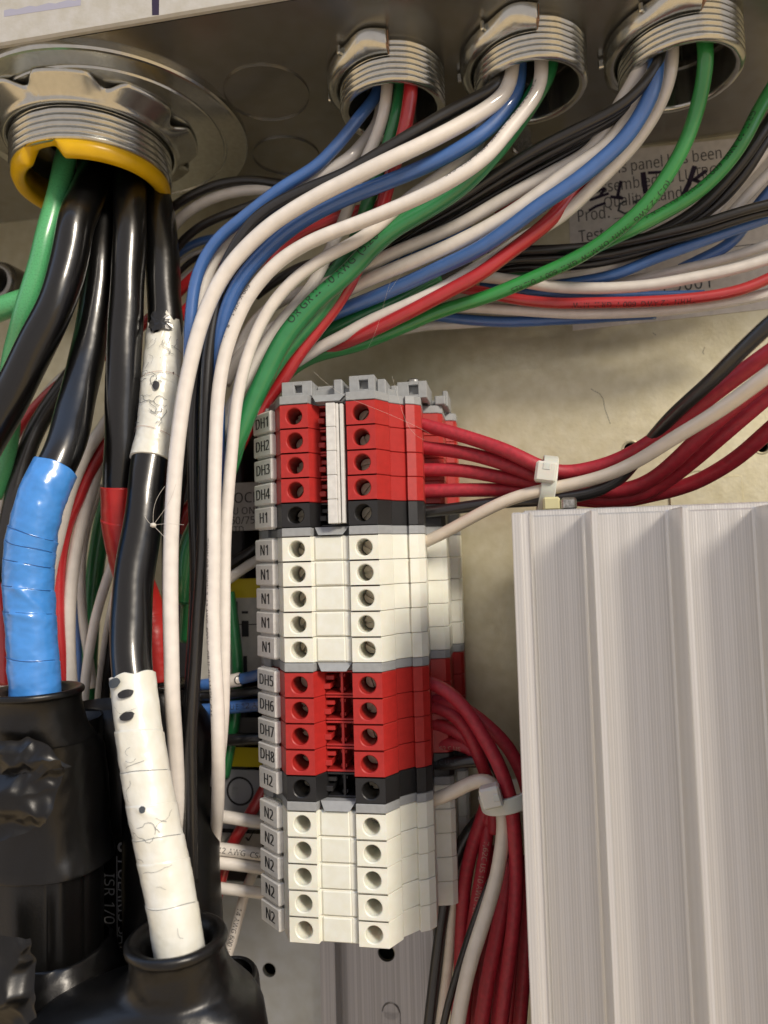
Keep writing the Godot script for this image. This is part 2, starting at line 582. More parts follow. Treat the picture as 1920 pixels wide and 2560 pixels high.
func build_box() -> void:
	var X := Vector3.RIGHT
	var Y := Vector3.UP
	var Z := Vector3.BACK
	# mounting panel with its screw holes, and the rear wall behind it
	var st := flat()
	var holes := []
	for h: Array in [[1578.0, 1124.0, 2.2], [1905.0, 1114.0, 2.0], [673.0, 2425.0, 2.1], [14.0, 2455.0, 6.0], [966.0, 2384.0, 2.6]]:
		var p := at(h[0], h[1], 0)
		holes.append([p.x, p.y, h[2], 8.0])
	sheet(st, Vector3.ZERO, X, Y, -230, 330, -260, TOP, holes, 1.6)
	for h: Array in holes:      # turned edge of each hole
		ring_groove(st, Vector3(h[0], h[1], 0), X, Y, h[2] + 0.35, 0.35, 0.22)
	structure("mounting_panel", st.commit(), M.zinc)
	st = flat()
	box(st, Vector3(-232, -262, -14), Vector3(332, TOP + 2, -12), 0.2)
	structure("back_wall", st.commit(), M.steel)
	st = flat()
	box(st, Vector3(-234, -262, -14), Vector3(-232, TOP + 2, FRONT), 0.2)
	structure("left_wall", st.commit(), M.steel)
	st = flat()
	box(st, Vector3(332, -262, -14), Vector3(334, TOP + 2, FRONT), 0.2)
	structure("right_wall", st.commit(), M.steel)
	st = flat()
	box(st, Vector3(-234, -264, -14), Vector3(334, -262, FRONT), 0.2)
	structure("floor", st.commit(), M.steel)
	# the top with a hole for every fitting
	st = flat()
	var cells := []
	for f: Array in mouths:
		cells.append([f[0].x, f[0].z, f[1], f[2]])
	sheet(st, Vector3(0, TOP, 0), X, Z, -232, 332, -12, FRONT, cells, 1.6)
	st.index()
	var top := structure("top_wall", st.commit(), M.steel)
	st = flat()
	sheet(st, Vector3(0, TOP + 1.6, 0), X, Z, -232, 332, -12, FRONT, cells, 0.0)
	put("upper_face", st.commit(), M.steel, top)
	# pressed knockouts in the top
	for k: Array in [[667.0, 234.0, 11.4, 2.8], [716.0, 390.0, 10.3, 2.2]]:
		st = flat()
		disc(st, at_y(k[0], k[1], TOP), X, Z * -1.0, k[2], k[3], 56)
		var o := put("knockout", st.commit(), M.steel, top)
		o.position = Vector3.ZERO
	var big := Vector3(-109, TOP, 40.5)
	st = flat()
	var steps := [[38.2, 0.5], [38.2, -1.0], [37.8, -1.5], [37.2, -1.6], [32.2, -1.6], [31.9, -1.2], [31.4, -1.2], [31.1, -1.7], [20.0, -1.75]]
	for q in steps.size() - 1:
		for i in 120:
			var a := X * cos(TAU * i / 120) + Z * sin(TAU * i / 120)
			var b := X * cos(TAU * (i + 1) / 120) + Z * sin(TAU * (i + 1) / 120)
			quad(st, big + a * steps[q][0] + Vector3.UP * steps[q][1], big + b * steps[q][0] + Vector3.UP * steps[q][1], big + b * steps[q + 1][0] + Vector3.UP * steps[q + 1][1], big + a * steps[q + 1][0] + Vector3.UP * steps[q + 1][1], Vector3.DOWN)
	put("washer_plate", st.commit(), M.fitting, top)
	# the turned-out front edge that the light falls on, with two strokes of a marker pen on it
	st = flat()
	box(st, Vector3(-234, TOP - 0.2, FRONT), Vector3(334, TOP + 60, FRONT + 1.8), 0.5)
	var lip := structure("front_flange", st.commit(), M.flange)
	st = flat()
	var a0 := at(388, 12, FRONT + 1.83)
	quad(st, a0 + Vector3(-0.9, 6, 0), a0 + Vector3(1.1, 6, 0), a0 + Vector3(0.9, -2.6, 0), a0 + Vector3(-0.8, -2.4, 0), Z)
	put("pen_mark", st.commit(), M.violet_ink, lip)
	st = flat()
	for k in 12:
		var p := at(10 + k * 16, 36 - k * 2.4, FRONT + 1.83)
		var p2 := at(10 + (k + 1) * 16, 36 - (k + 1) * 2.4, FRONT + 1.83)
		quad(st, p + Vector3(0, 1.0 + sin(k * 2.1) * 0.25, 0), p + Vector3(0, -0.6, 0), p2 + Vector3(0, -0.6, 0), p2 + Vector3(0, 1.0 + sin((k + 1) * 2.1) * 0.25, 0), Z)
	put("pen_mark", st.commit(), mat(Color(0.34, 0.34, 0.42), 0.5), lip)
	# the passage in front of the box: a pale wall across it and one beside it, with the open doorway between them that the light comes through
	st = flat()
	box(st, Vector3(-2600, -1400, 1300), Vector3(900, 1700, 1420), 4.0)
	structure("opposite_wall", st.commit(), M.plaster)
	st = flat()
	box(st, Vector3(2200, -1400, -400), Vector3(2320, 1700, 1150), 4.0)
	structure("side_wall", st.commit(), M.plaster)
	# marks on the mounting panel: a knockout ring, two folds of a bracket
	st = flat()
	ring_groove(st, at(1751, 1226, 0), X, Y, 5.9, 0.22, 0.16)
	var panel := get_node("mounting_panel")
	put("knockout_ring", st.commit(), M.zinc, panel)
	st = flat()
	var bl := at(1671, 1196, 0)
	box(st, Vector3(bl.x, bl.y - 40, 0), Vector3(bl.x + 20.5, bl.y - 0.2, 0.7), 0.2)
	put("bracket_foot", st.commit(), M.zinc, panel)
	st = flat()
	for s: Array in [[Vector2(1477, 972), Vector2(1500, 985), Vector2(1508, 998), Vector2(1512, 1022), Vector2(1526, 1060)], [Vector2(1762, 868), Vector2(1757, 880), Vector2(1760, 886)], [Vector2(1632, 832), Vector2(1640, 838)]]:
		for i in s.size() - 1:
			var p := at(s[i].x, s[i].y, 0.03)
			var q := at(s[i + 1].x, s[i + 1].y, 0.03)
			var w := (q - p).cross(Z).normalized() * 0.07
			quad(st, p - w, p + w, q + w, q - w, Z)
	put("scratch", st.commit(), M.grey_ink, panel)

# ---------------------------------------------------------------- conduit fittings in the top
func fitting(label: String, c: Vector3, r: float) -> void:
	var base := Vector3(c.x, TOP, c.z)
	var t := thing("conduit_fitting", label, "conduit fitting", "three threaded conduit fittings in the top of the box", base)
	var low := c.y - TOP
	var prof := [[r - 2.6, 30.0], [r - 2.6, low + 1.2], [r - 2.1, low + 0.25], [r - 1.3, low], [r - 0.5, low + 0.3]]
	var y := low + 0.9
	while y < 0.0:      # rolled thread
		prof.append([r - 0.05, y])
		prof.append([r, y + 0.35])
		prof.append([r - 0.55, y + 0.95])
		prof.append([r - 0.52, y + 1.1])
		y += 1.45
	prof.append([r - 0.4, 1.2])
	var wob := func(a: float, _i: int, rr: float) -> float: return rr + 0.05 * sin(a * 3.0 + base.x) + 0.03 * sin(a * 17.0)
	put("threaded_neck", lathe(Vector3.ZERO, prof, 88, wob), M.fitting, t)
	var cap := lathe(Vector3.ZERO, [[r - 2.65, 1.0], [r - 2.65, 60.0], [0.01, 60.0]], 40)
	put("conduit", cap, M.steel, t)
	# stamped locknut, open at its cut
	var f := func(i: int, j: int) -> Vector3:
		var a := lerpf(deg_to_rad(5), deg_to_rad(-215), float(i) / 160.0)
		var lug := pow(maxf(0.0, cos(a * 3.0 + 0.6)), 3.0)
		var ramp := 1.6 * absf(sin(a * 1.5 + 0.4))
		var sect := [[r + 0.05, -0.2], [r + 3.0 + lug * 1.8, -0.2], [r + 3.4 + lug * 1.8, -0.8 - ramp * 0.2], [r + 3.1 + lug * 1.2, -3.0 - ramp * 0.7], [r + 1.4, -4.2 - ramp * 0.4], [r + 0.05, -4.4]]
		var k: Array = sect[j]
		return Vector3(sin(a) * k[0], k[1], cos(a) * k[0])
	var nut := put("locknut", grid(161, 6, f, true, true, true), M.fitting, t)
	var st := flat()
	var aa := deg_to_rad(5)
	var e := Vector3(sin(aa), 0, cos(aa))
	var side := Vector3(cos(aa), 0, -sin(aa))
	box(st, Vector3(-0.2, -4.4, r + 0.2), Vector3(0.3, -0.5, r + 3.4), 0.12, Transform3D(Basis(side, Vector3.UP, e), Vector3.ZERO))
	put("cut_end", st.commit(), M.copper_edge, nut)
	for k in 2:
		var ab := deg_to_rad(-38 - k * 62)
		var sb := flat()
		var eb := Vector3(sin(ab), 0, cos(ab))
		box(sb, Vector3(-0.5, -2.6, r + 2.6), Vector3(0.6, -0.3, r + 4.6), 0.3, Transform3D(Basis(Vector3(eb.z, 0, -eb.x), Vector3.UP, eb), Vector3.ZERO))
		put("lug", sb.commit(), M.fitting, nut)

func big_fitting(c: Vector3, r: float) -> void:
	var base := Vector3(c.x, TOP, c.z)
	var t := thing("conduit_fitting", "large threaded conduit fitting with a scalloped locknut and yellow bushing at the upper left", "conduit fitting", "", base)
	var low := c.y - TOP
	var prof := [[r - 2.8, 20.0], [r - 2.8, low + 0.5], [r - 0.8, low + 0.3]]
	var y := low + 1.0
	while y < -5.0:
		prof.append([r - 0.05, y])
		prof.append([r, y + 0.5])
		prof.append([r - 0.6, y + 1.2])
		prof.append([r - 0.55, y + 1.4])
		y += 1.75
	prof.append([r - 0.4, 1.0])
	var wob := func(a: float, _i: int, rr: float) -> float: return rr + 0.07 * sin(a * 5.0) + 0.05 * sin(a * 19.0)
	put("threaded_neck", lathe(Vector3.ZERO, prof, 110, wob), M.fitting, t)
	put("conduit", lathe(Vector3.ZERO, [[r - 2.9, 1.0], [r - 2.9, 60.0], [0.01, 60.0]], 40), M.steel, t)
	# locknut: a dished ring whose outer edge is cut by scallops
	var f := func(i: int, j: int) -> Vector3:
		var a := TAU * i / 220.0
		var q := pow(maxf(0.0, cos(a * 8.0 + 0.9)), 2.2)
		var out := r + 7.4 - q * 3.4
		var up := -1.7 + 0.4 * sin(a * 2.0 + 1.0) - q * 1.2
		var sect := [[r + 0.02, -2.4], [r + 2.4, -3.0], [out - 1.0, up + 0.1], [out - 0.2, up], [out, up - 0.4], [out - 0.5, up - 1.2], [r + 2.4, -4.6], [r + 2.0, -5.8], [r + 1.3, -6.3], [r + 0.02, -6.4]]
		var k: Array = sect[j]
		return Vector3(sin(a) * k[0], k[1], cos(a) * k[0])
	var g := func(i: int, j: int) -> Vector3: return f.call(i % 220, j)
	put("locknut", grid(221, 10, g, true), M.fitting, t)
	# yellow plastic bushing with a notch worn into its front lip
	var bite := deg_to_rad(-7)
	var h := func(i: int, j: int) -> Vector3:
		var a := TAU * i / 180.0
		var d := absf(wrapf(a - bite, -PI, PI))
		var n := smoothstep(0.34, 0.16, d) * 3.6
		var s := [[r - 2.9, low + 6.0], [r - 3.3, low + 1.0], [r - 4.4, low - 1.4 + n * 0.7], [r - 4.0, low - 2.8 + n], [r - 2.6, low - 3.7 + n], [r - 1.2, low - 3.0 + n], [r - 0.5, low - 1.4 + n * 0.7], [r - 0.5, low + 0.2], [r - 1.5, low + 0.9]]
		var k: Array = s[j]
		return Vector3(sin(a) * k[0], k[1], cos(a) * k[0])
	var hh := func(i: int, j: int) -> Vector3: return h.call(i % 180, j)
	put("bushing", grid(181, 9, hh, true), M.yellow, t)

# ---------------------------------------------------------------- terminal strip
func hole_face(st: SurfaceTool, cx: float, z: float, half: float, y: float, hy: float, r: float, deep: float) -> void:
	plate_hole(st, Vector3(cx, y, z), Vector3.RIGHT, Vector3.UP, -half, half, -hy, hy, r, deep, 32, 0.22)

func outline(open_mid: bool) -> PackedVector2Array:      # half section of a block, right side; mirrored by the caller
	var p := PackedVector2Array([Vector2(12.55, 50), Vector2(15.3, 45.4), Vector2(15.2, 44.3), Vector2(18.8, 40.5), Vector2(19.2, 41.5), Vector2(21.4, 40.3), Vector2(22.9, 38.4), Vector2(22.6, 33), Vector2(22.2, 27.5), Vector2(26.2, 26.6), Vector2(27.4, 25.4), Vector2(27.4, 14.5), Vector2(29.6, 13.8), Vector2(30.4, 12.8), Vector2(30.4, 7), Vector2(18, 5.5)])
	return p

func block_mesh(white: bool) -> ArrayMesh:
	var st := flat()
	var half := outline(not white)
	var hy := PITCH - 0.12
	var p := PackedVector2Array()
	for i in range(half.size() - 1, -1, -1):
		p.append(half[i])
	# top: right hole face is left open and filled by a holed plate, then the middle, then the left face
	p.append(Vector2(5.05, 50))
	if white:
		p.append_array([Vector2(4.75, 48.6), Vector2(-4.75, 48.6), Vector2(-5.05, 50)])
	else:
		p.append_array([Vector2(4.9, 38), Vector2(-2.9, 38), Vector2(-3.1, 46.2), Vector2(-5.05, 50)])
	for i in half.size():
		p.append(Vector2(-half[i].x, half[i].y))
	var skip := []
	for i in p.size():
		var a := p[i]
		var b := p[(i + 1) % p.size()]
		if is_equal_approx(a.y, 50.0) and is_equal_approx(b.y, 50.0):
			skip.append(i)
	# prism() turns the outline round when it runs clockwise, so find the open edges after that
	var area := 0.0
	for i in p.size():
		area += p[i].cross(p[(i + 1) % p.size()])
	if area < 0.0:
		p.reverse()
		skip.clear()
		for i in p.size():
			if is_equal_approx(p[i].y, 50.0) and is_equal_approx(p[(i + 1) % p.size()].y, 50.0):
				skip.append(i)
	prism(st, p, 0.06, hy + 0.06, 0.14, skip)
	for s: float in [-1.0, 1.0]:
		hole_face(st, 8.8 * s, 50, 3.75, PITCH / 2.0, hy / 2.0 - 0.14, 2.12, 8.6)
		quad(st, Vector3(8.8 * s - 2.4, 0.9, 41.5), Vector3(8.8 * s + 2.4, 0.9, 39.3), Vector3(8.8 * s + 2.4, 5.6, 41.5), Vector3(8.8 * s - 2.4, 5.6, 39.3), Vector3.BACK)
	if white:     # raised cover over the bridge shaft
		box(st, Vector3(-4.3, 0.25, 47), Vector3(3.1, PITCH - 0.2, 49.1), 0.3)
		box(st, Vector3(3.0, 0.2, 47), Vector3(4.7, PITCH - 0.15, 48.9), 0.25)
	else:         # walls and comb of the open bridge shaft
		box(st, Vector3(-3.0, 0.12, 38), Vector3(4.95, 0.62, 46.3), 0.1)
		box(st, Vector3(-3.0, PITCH - 0.6, 38), Vector3(4.95, PITCH - 0.1, 46.3), 0.1)
		box(st, Vector3(1.0, 0.5, 38), Vector3(1.7, PITCH - 0.5, 46.0), 0.1)
		box(st, Vector3(0.6, 1.0, 38), Vector3(2.1, 1.9, 45.4), 0.1)
		box(st, Vector3(0.6, PITCH - 1.9, 38), Vector3(2.1, PITCH - 1.0, 45.4), 0.1)
		box(st, Vector3(-3.4, 1.6, 40), Vector3(-1.6, 3.0, 46.6), 0.15)
		box(st, Vector3(-3.4, 3.7, 40), Vector3(-0.9, 4.9, 45.2), 0.15)
	# mouths of the wire funnels on both flanks
	for s: float in [-1.0, 1.0]:
		var lo := minf(27.45 * s, 26.2 * s)
		box(st, Vector3(lo, PITCH - 1.2, 16), Vector3(lo + 1.25, PITCH - 0.5, 25), 0.15)
		var x := 27.42 * s
		quad(st, Vector3(x, 1.0, 15.6), Vector3(x, 1.0, 24.4), Vector3(x, PITCH - 1.4, 24.4), Vector3(x, PITCH - 1.4, 15.6), Vector3(s, 0, 0))
	return st.commit()

func screw_mesh(angle: float) -> ArrayMesh:
	var st := flat()
	var n := 24
	var e := Vector2.from_angle(angle)
	var o := Vector3.ZERO
	for i in n:
		var a := TAU * i / n
		var b := TAU * (i + 1) / n
		var pa := Vector3(cos(a), sin(a), 0) * 1.95
		var pb := Vector3(cos(b), sin(b), 0) * 1.95
		quad(st, pa * 0.92, pb * 0.92, pb + Vector3(0, 0, -0.3), pa + Vector3(0, 0, -0.3), Vector3(0, 0, 1) + pa)
	# head in two halves with the slot sunk between them
	var w := 0.38
	for s: float in [-1.0, 1.0]:
		var d := Vector3(-e.y, e.x, 0) * s
		var along := Vector3(e.x, e.y, 0)
		for i in 16:
			var a := PI * i / 16
			var b := PI * (i + 1) / 16
			var qa := along * cos(a) * 1.8 + d * maxf(sin(a) * 1.8, w)
			var qb := along * cos(b) * 1.8 + d * maxf(sin(b) * 1.8, w)
			tri(st, d * w, qa, qb, Vector3.BACK)
		quad(st, d * w + along * 1.75, d * w - along * 1.75, d * w - along * 1.75 + Vector3(0, 0, -0.9), d * w + along * 1.75 + Vector3(0, 0, -0.9), -d)
	var f := Vector3(e.x, e.y, 0) * 1.75
	var g := Vector3(-e.y, e.x, 0) * w
	quad(st, f + g + Vector3(0, 0, -0.9), f - g + Vector3(0, 0, -0.9), -f - g + Vector3(0, 0, -0.9), -f + g + Vector3(0, 0, -0.9), Vector3.BACK)
	return st.commit()

func marker_on(parent: Node3D, words: String) -> void:
	# the plate lies in the sloping groove on the left shoulder
	var a := Vector3(-15.55, 0, 45.6)
	var b := Vector3(-22.6, 0, 39.6)
	var ex := (a - b).normalized()
	var out := Vector3(-ex.z, 0, ex.x)
	if out.z < 0.0:
		out = -out
	var wide := a.distance_to(b)
	var st := flat()
	var xf := Transform3D(Basis(ex, Vector3.UP, out), b + Vector3(0, 0.0, 0))
	box(st, Vector3(0, 0.38, -0.6), Vector3(wide, PITCH - 0.42, 1.25), 0.3, xf)
	box(st, Vector3(0.6, 0.02, -0.6), Vector3(wide - 1.2, PITCH - 0.02, 0.35), 0.1, xf)
	var m := put("marker", st.commit(), M.marker, parent)
	m.rotation.z = rng.randf_range(-0.01, 0.01)
	st = flat()
	var wd := 0.0
	for q in text_shape(words, 2.75):
		wd = maxf(wd, q.x)
	for k in 3:
		letters(st, words, 2.75, b + ex * (wide * 0.5 - wd * 0.5 + 0.1 + 0.13 * (k - 1)) + out * (1.275 + 0.004 * k) + Vector3(0, PITCH * 0.5, 0), ex, Vector3.UP)
	put("lettering", st.commit(), M.ink, m)

func terminal(label: String, body: Mesh, m: Material, words: String, y: float, group: String, screws: Array) -> void:
	var called := "terminal_block"
	var t := thing(called, label, "terminal block", group, Vector3(X0 + rng.randf_range(-0.08, 0.08), y, rng.randf_range(-0.1, 0.1)))
	put("housing", body, m, t)
	for k in (0 if words == "N2" else 2):
		put("screw", screws[rng.randi() % screws.size()], M.screw, t, Vector3(8.8 * (1 if k else -1), PITCH / 2.0, 42.7 if k else 42.3))
	marker_on(t, words)

func divider(label: String, y: float, high: float) -> void:
	var t := thing("end_cover", label, "end cover", "grey covers between the groups of terminal blocks", Vector3(X0, y, 0))
	var st := flat()
	var half := outline(false)
	var p := PackedVector2Array()
	for i in range(half.size() - 1, -1, -1):
		p.append(half[i])
	p.append_array([Vector2(5.1, 50.1), Vector2(4.9, 46.5), Vector2(-4.4, 46.5), Vector2(-5.0, 50.1)])
	for i in half.size():
		p.append(Vector2(-half[i].x, half[i].y))
	prism(st, p, 0.05, high - 0.05, 0.15)
	put("plate", st.commit(), M.block_grey, t)
	st = flat()       # bevelled tongue in the middle
	for q: Array in [[-4.3, 4.7, high * 0.98, 49.3, 46.6], ]:
		var a := Vector3(q[0], q[2], 48.4)
		var b := Vector3(q[1], q[2], 48.4)
		var c := Vector3(q[1] - 1.3, 0.25, 49.9)
		var d := Vector3(q[0] + 1.3, 0.25, 49.9)
		quad(st, a, b, c, d, Vector3(0, 0.3, 1))
		quad(st, d, c, c + Vector3(0, -0.1, -3), d + Vector3(0, -0.1, -3), Vector3.DOWN)
		quad(st, a, b, b + Vector3(0, 0, -2), a + Vector3(0, 0, -2), Vector3.UP)
		tri(st, a, d, a + Vector3(1.0, -0.3, -3), Vector3.LEFT)
		tri(st, b, c, b + Vector3(-1.0, -0.3, -3), Vector3.RIGHT)
	put("tongue", st.commit(), M.block_grey, t)

func clamp_tower(t: Node3D, lo: Vector3, hi: Vector3, hole: float) -> void:
	var st := flat()
	var mid := (lo + hi) / 2.0
	box(st, lo, Vector3(hi.x, hi.y, hi.z - 2.2), 0.2)
	# a frame round a square mouth
	var w := hole / 2.0
	var cx := mid.x + 0.4
	var cy := mid.y
	box(st, Vector3(lo.x, lo.y, hi.z - 2.2), Vector3(cx - w, hi.y, hi.z), 0.15)
	box(st, Vector3(cx + w, lo.y, hi.z - 2.2), Vector3(hi.x, hi.y, hi.z), 0.15)
	box(st, Vector3(cx - w - 0.1, cy + w, hi.z - 2.2), Vector3(cx + w + 0.1, hi.y, hi.z - 0.02), 0.12)
	box(st, Vector3(cx - w - 0.1, lo.y, hi.z - 2.2), Vector3(cx + w + 0.1, cy - w, hi.z - 0.02), 0.12)
	put("tower", st.commit(), M.block_grey, t)
	st = flat()
	box(st, Vector3(cx - w, cy - w, hi.z - 2.21), Vector3(cx + w, cy + w, hi.z - 2.05), 0.05)
	put("mouth", st.commit(), M.block_grey, t)

func build_strip() -> void:
	var red := block_mesh(false)
	var white := block_mesh(true)
	var screws := [screw_mesh(0.2), screw_mesh(0.9), screw_mesh(1.9), screw_mesh(2.6)]
	# the mounting rail behind
	var xr := X0 + 0.5
	var st := flat()
	for sg: float in [-1.0, 1.0]:      # the two bent lips
		var lip := PackedVector2Array([Vector2(17.5, 7.5), Vector2(12.8, 7.5), Vector2(12.8, 0.1), Vector2(13.9, 0.1), Vector2(13.9, 6.4), Vector2(17.5, 6.4)])
		for i in lip.size():
			lip[i] = Vector2(xr + lip[i].x * sg, lip[i].y)
		prism(st, lip, -250, 46, 0.2)
	var h1 := at(966, 2382, 1.2)        # the web between them, with a round hole
	for zz: float in [1.2, 0.2]:
		sheet(st, Vector3(0, 0, zz), Vector3.RIGHT, Vector3.UP, xr - 12.8, xr + 12.8, -250, 46, [[h1.x, h1.y, 2.7, 5.0]], 1.0 if zz > 1.0 else 0.0)
	var r := put("mounting_rail", st.commit(), M.rail)
	tag(r, "grey metal mounting rail running down below the terminal strip", "rail")
	st = flat()
	var h2 := at(978, 2545, 1.2)
	for k in 2:
		disc(st, Vector3(h2.x, h2.y - 6 + k * 8.0, 1.2), Vector3.RIGHT, Vector3.UP, 2.9, 0.35, 32)
	box(st, Vector3(h2.x - 2.9, h2.y - 6, 1.2), Vector3(h2.x + 2.9, h2.y + 2, 1.55), 0.2)
	put("pressed_slot", st.commit(), M.rail, r)
	# end clamp on top
	var y := 39.7
	var t := thing("end_clamp", "light grey end clamp with square mouths on top of the terminal strip", "end clamp", "", Vector3(X0, y + PLATE, 0))
	st = flat()
	var body := PackedVector2Array([Vector2(-12, 44), Vector2(6, 44), Vector2(14, 42.5), Vector2(17, 36), Vector2(24, 30), Vector2(24, 22), Vector2(27, 22), Vector2(27, 6), Vector2(-20, 6), Vector2(-20, 30)])
	prism(st, body, 0.0, 2.4, 0.2)
	put("body", st.commit(), M.block_grey, t)
	clamp_tower(t, Vector3(-12.6, 0, 38), Vector3(-4.4, 4.1, 48), 2.0)
	clamp_tower(t, Vector3(5.2, 0, 36), Vector3(12.0, 4.9, 46.5), 2.4)
	clamp_tower(t, Vector3(16.5, 0, 24), Vector3(24.5, 4.6, 37.5), 2.6)
	for q: Array in [[-4.2, 0.4, 3.5, 43.5], [1.0, 3.4, 4.3, 46.5], [12.2, 14.6, 4.1, 44.5], [14.8, 16.8, 3.7, 38.0], [25.5, 28.5, 2.6, 27.0], [27.5, 29.0, 4.6, 24.0]]:
		st = flat()
		box(st, Vector3(q[0], 0, q[3] - 12), Vector3(q[1], q[2], q[3]), 0.3)
		put("rib", st.commit(), M.block_grey, t)
	st = flat()
	disc(st, Vector3(20.5, 4.6, 33), Vector3.RIGHT, Vector3.FORWARD, 1.9, 1.6, 24)
	put("screw", st.commit(), M.bolt, t)
	# four groups of five blocks with grey covers between them
	var order := [
		["DH1", "red terminal block marked DH1, topmost of the strip"], ["DH2", "red terminal block marked DH2 below the one marked DH1"], ["DH3", "red terminal block marked DH3 in the upper red group"], ["DH4", "red terminal block marked DH4, lowest red one of the upper group"], ["H1", "black terminal block marked H1 under the upper red group"],
		["N1", "white terminal block marked N1, topmost of its five"], ["N1", "white terminal block marked N1, second of its five from above"], ["N1", "white terminal block marked N1, in the middle of its five"], ["N1", "white terminal block marked N1, fourth of its five from above"], ["N1", "white terminal block marked N1, lowest of its five"],
		["DH5", "red terminal block marked DH5, topmost of the lower red group"], ["DH6", "red terminal block marked DH6 in the lower red group"], ["DH7", "red terminal block marked DH7 in the lower red group"], ["DH8", "red terminal block marked DH8, lowest red one of the strip"], ["H2", "black terminal block marked H2 under the lower red group"],
		["N2", "white terminal block marked N2, topmost of its five"], ["N2", "white terminal block marked N2, second of its five from above"], ["N2", "white terminal block marked N2, in the middle of its five"], ["N2", "white terminal block marked N2, fourth of its five from above"], ["N2", "white terminal block marked N2, lowest block of the strip"],
	]
	divider("light grey end cover on top of the red block marked DH1", y, PLATE)
	for k in 20:
		if k and k % 5 == 0:
			y -= PLATE
			divider(["", "grey end cover between the black H1 block and the first N1 block", "grey end cover between the last N1 block and the DH5 block", "grey end cover between the black H2 block and the first N2 block"][k / 5], y, PLATE)
		y -= PITCH
		var w: String = order[k][0]
		var m: Material = M.block_red if w.begins_with("DH") else M.block_black if w.begins_with("H") else M.block_white
		terminal(order[k][1], white if w.begins_with("N") else red, m, w, y, "red terminal blocks" if w.begins_with("DH") else "black terminal blocks" if w.begins_with("H") else "white terminal blocks", screws)
	# white bridge pushed into the upper red group
	var yb := 39.7 - PITCH * 4.9
	var bt := thing("jumper_bar", "white slotted jumper bar standing in the upper red terminal blocks", "jumper bar", "", Vector3(X0, yb, 0))
	for k in 5:
		st = flat()
		box(st, Vector3(0.2, k * PITCH * 0.96 + 0.04, 40), Vector3(2.6, (k + 1) * PITCH * 0.96 - 0.04, 52.0), 0.12)
		put("segment", st.commit(), M.bridge, bt)
	st = flat()
	box(st, Vector3(2.6, 0.1, 40), Vector3(3.2, PITCH * 4.8 - 0.1, 51.2), 0.12)
	box(st, Vector3(3.45, 0.1, 40), Vector3(4.3, PITCH * 4.8 - 0.1, 50.6), 0.12)
	put("rail_edge", st.commit(), M.bridge, bt)

# ---------------------------------------------------------------- heat sink
func build_heatsink() -> void:
	var zt := 75.0
	var zf := 63.0
	var zb := 57.0
	var y1 := 8.0
	var t := thing("heat_sink", "tall brushed aluminium heat sink with upright fins at the lower right", "heat sink", "", Vector3(0, 0, 0))
	var st := flat()
	box(st, Vector3(0.9, -230, zb), Vector3(112, y1, zf), 0.35)
	put("base_plate", st.commit(), M.alu, t)
	st = flat()
	box(st, Vector3(3.5, -40, zb - 1.0), Vector3(112, y1 + 1.25, zf - 1.6), 0.3)
	put("back_strip", st.commit(), M.alu, t)
	st = flat()     # the left edge is a thicker stepped rib
	var e := PackedVector2Array([Vector2(0.8, zf - 6.5), Vector2(0.8, zt), Vector2(2.6, zt), Vector2(2.8, zt - 0.9), Vector2(4.2, zt - 1.0), Vector2(4.5, zt - 0.5), Vector2(4.8, zt - 0.9), Vector2(4.9, zf + 0.8), Vector2(5.6, zf - 0.05), Vector2(5.6, zf - 6.5)])
	prism(st, e, -230.1, y1 + 0.15, 0.25)
	put("fin", st.commit(), M.alu, t)
	st = flat()
	box(st, Vector3(13, -231, 1), Vector3(110, 4, zb - 0.3), 0.5)
	put("module_body", st.commit(), M.case, t)
	for k in 6:
		var x := 17.0 + 17.5 * k
		st = flat()
		var f := PackedVector2Array([Vector2(x - 1.0, zf - 0.05), Vector2(x - 0.45, zf + 0.25), Vector2(x - 0.35, zt - 0.7), Vector2(x - 0.15, zt), Vector2(x + 1.0, zt), Vector2(x + 1.2, zt - 0.7), Vector2(x + 1.3, zf + 0.25), Vector2(x + 1.6, zf - 0.05)])
		prism(st, f, -230.1, y1 + 0.1, 0.2)
		put("fin", st.commit(), M.alu, t)

# ---------------------------------------------------------------- wires and cables
func route(pts: Array) -> PackedVector3Array:
	var r := PackedVector3Array()
	for q: Array in pts:
		r.append(at(q[0], q[1], q[2]))
	return r

# wide is the width in the photograph at the middle reading; up names a fitting whose neck the wire leaves through
func wire(called: String, label: String, kind: String, wide: float, pts: Array, group := "", up := -1, sides := 16) -> Path:
	var r := route(pts)
	var mid: int = pts.size() / 2
	var rad := wide / 2.0 * depth_of(r[mid]) / F
	if up >= 0:
		var c: Vector3 = mouths[up][0]
		var top := Vector3(lerpf(r[0].x, c.x, 0.35), TOP + 22.0, lerpf(r[0].z, c.z, 0.35))
		var half := r[0].lerp(top, 0.35) + Vector3((r[0].x - r[1].x) * 0.2, 0, 0)
		r.insert(0, half)
		r.insert(0, top)
	var p := path_of(r)
	var o := p.p[p.p.size() / 2]
	var ph := rng.randf() * 10.0
	var f := func(s: float, a: float) -> float: return rad * (1.0 + 0.006 * sin(s * 0.21 + ph) + 0.003 * sin(s * 0.7 + a * 2.0 + ph))
	var m := put(called, tube(p, f, sides, 0.0, -1.0, o), M[kind], self, o)
	tag(m, label, "wire", group)
	p.set_meta("node", m)
	p.set_meta("o", o)
	p.set_meta("r", rad)
	return p

func near(p: Path, u: float, v: float) -> float:     # how far along a wire a reading of the photograph lies
	var best := 0.0
	var least := 1e9
	for i in p.p.size():
		var q := turn.inverse() * (p.p[i] - eye)
		var d := Vector2(960.0 - F * q.x / q.z - u, 1280.0 + F * q.y / q.z - v).length()
		if d < least:
			least = d
			best = i * p.step
	return best

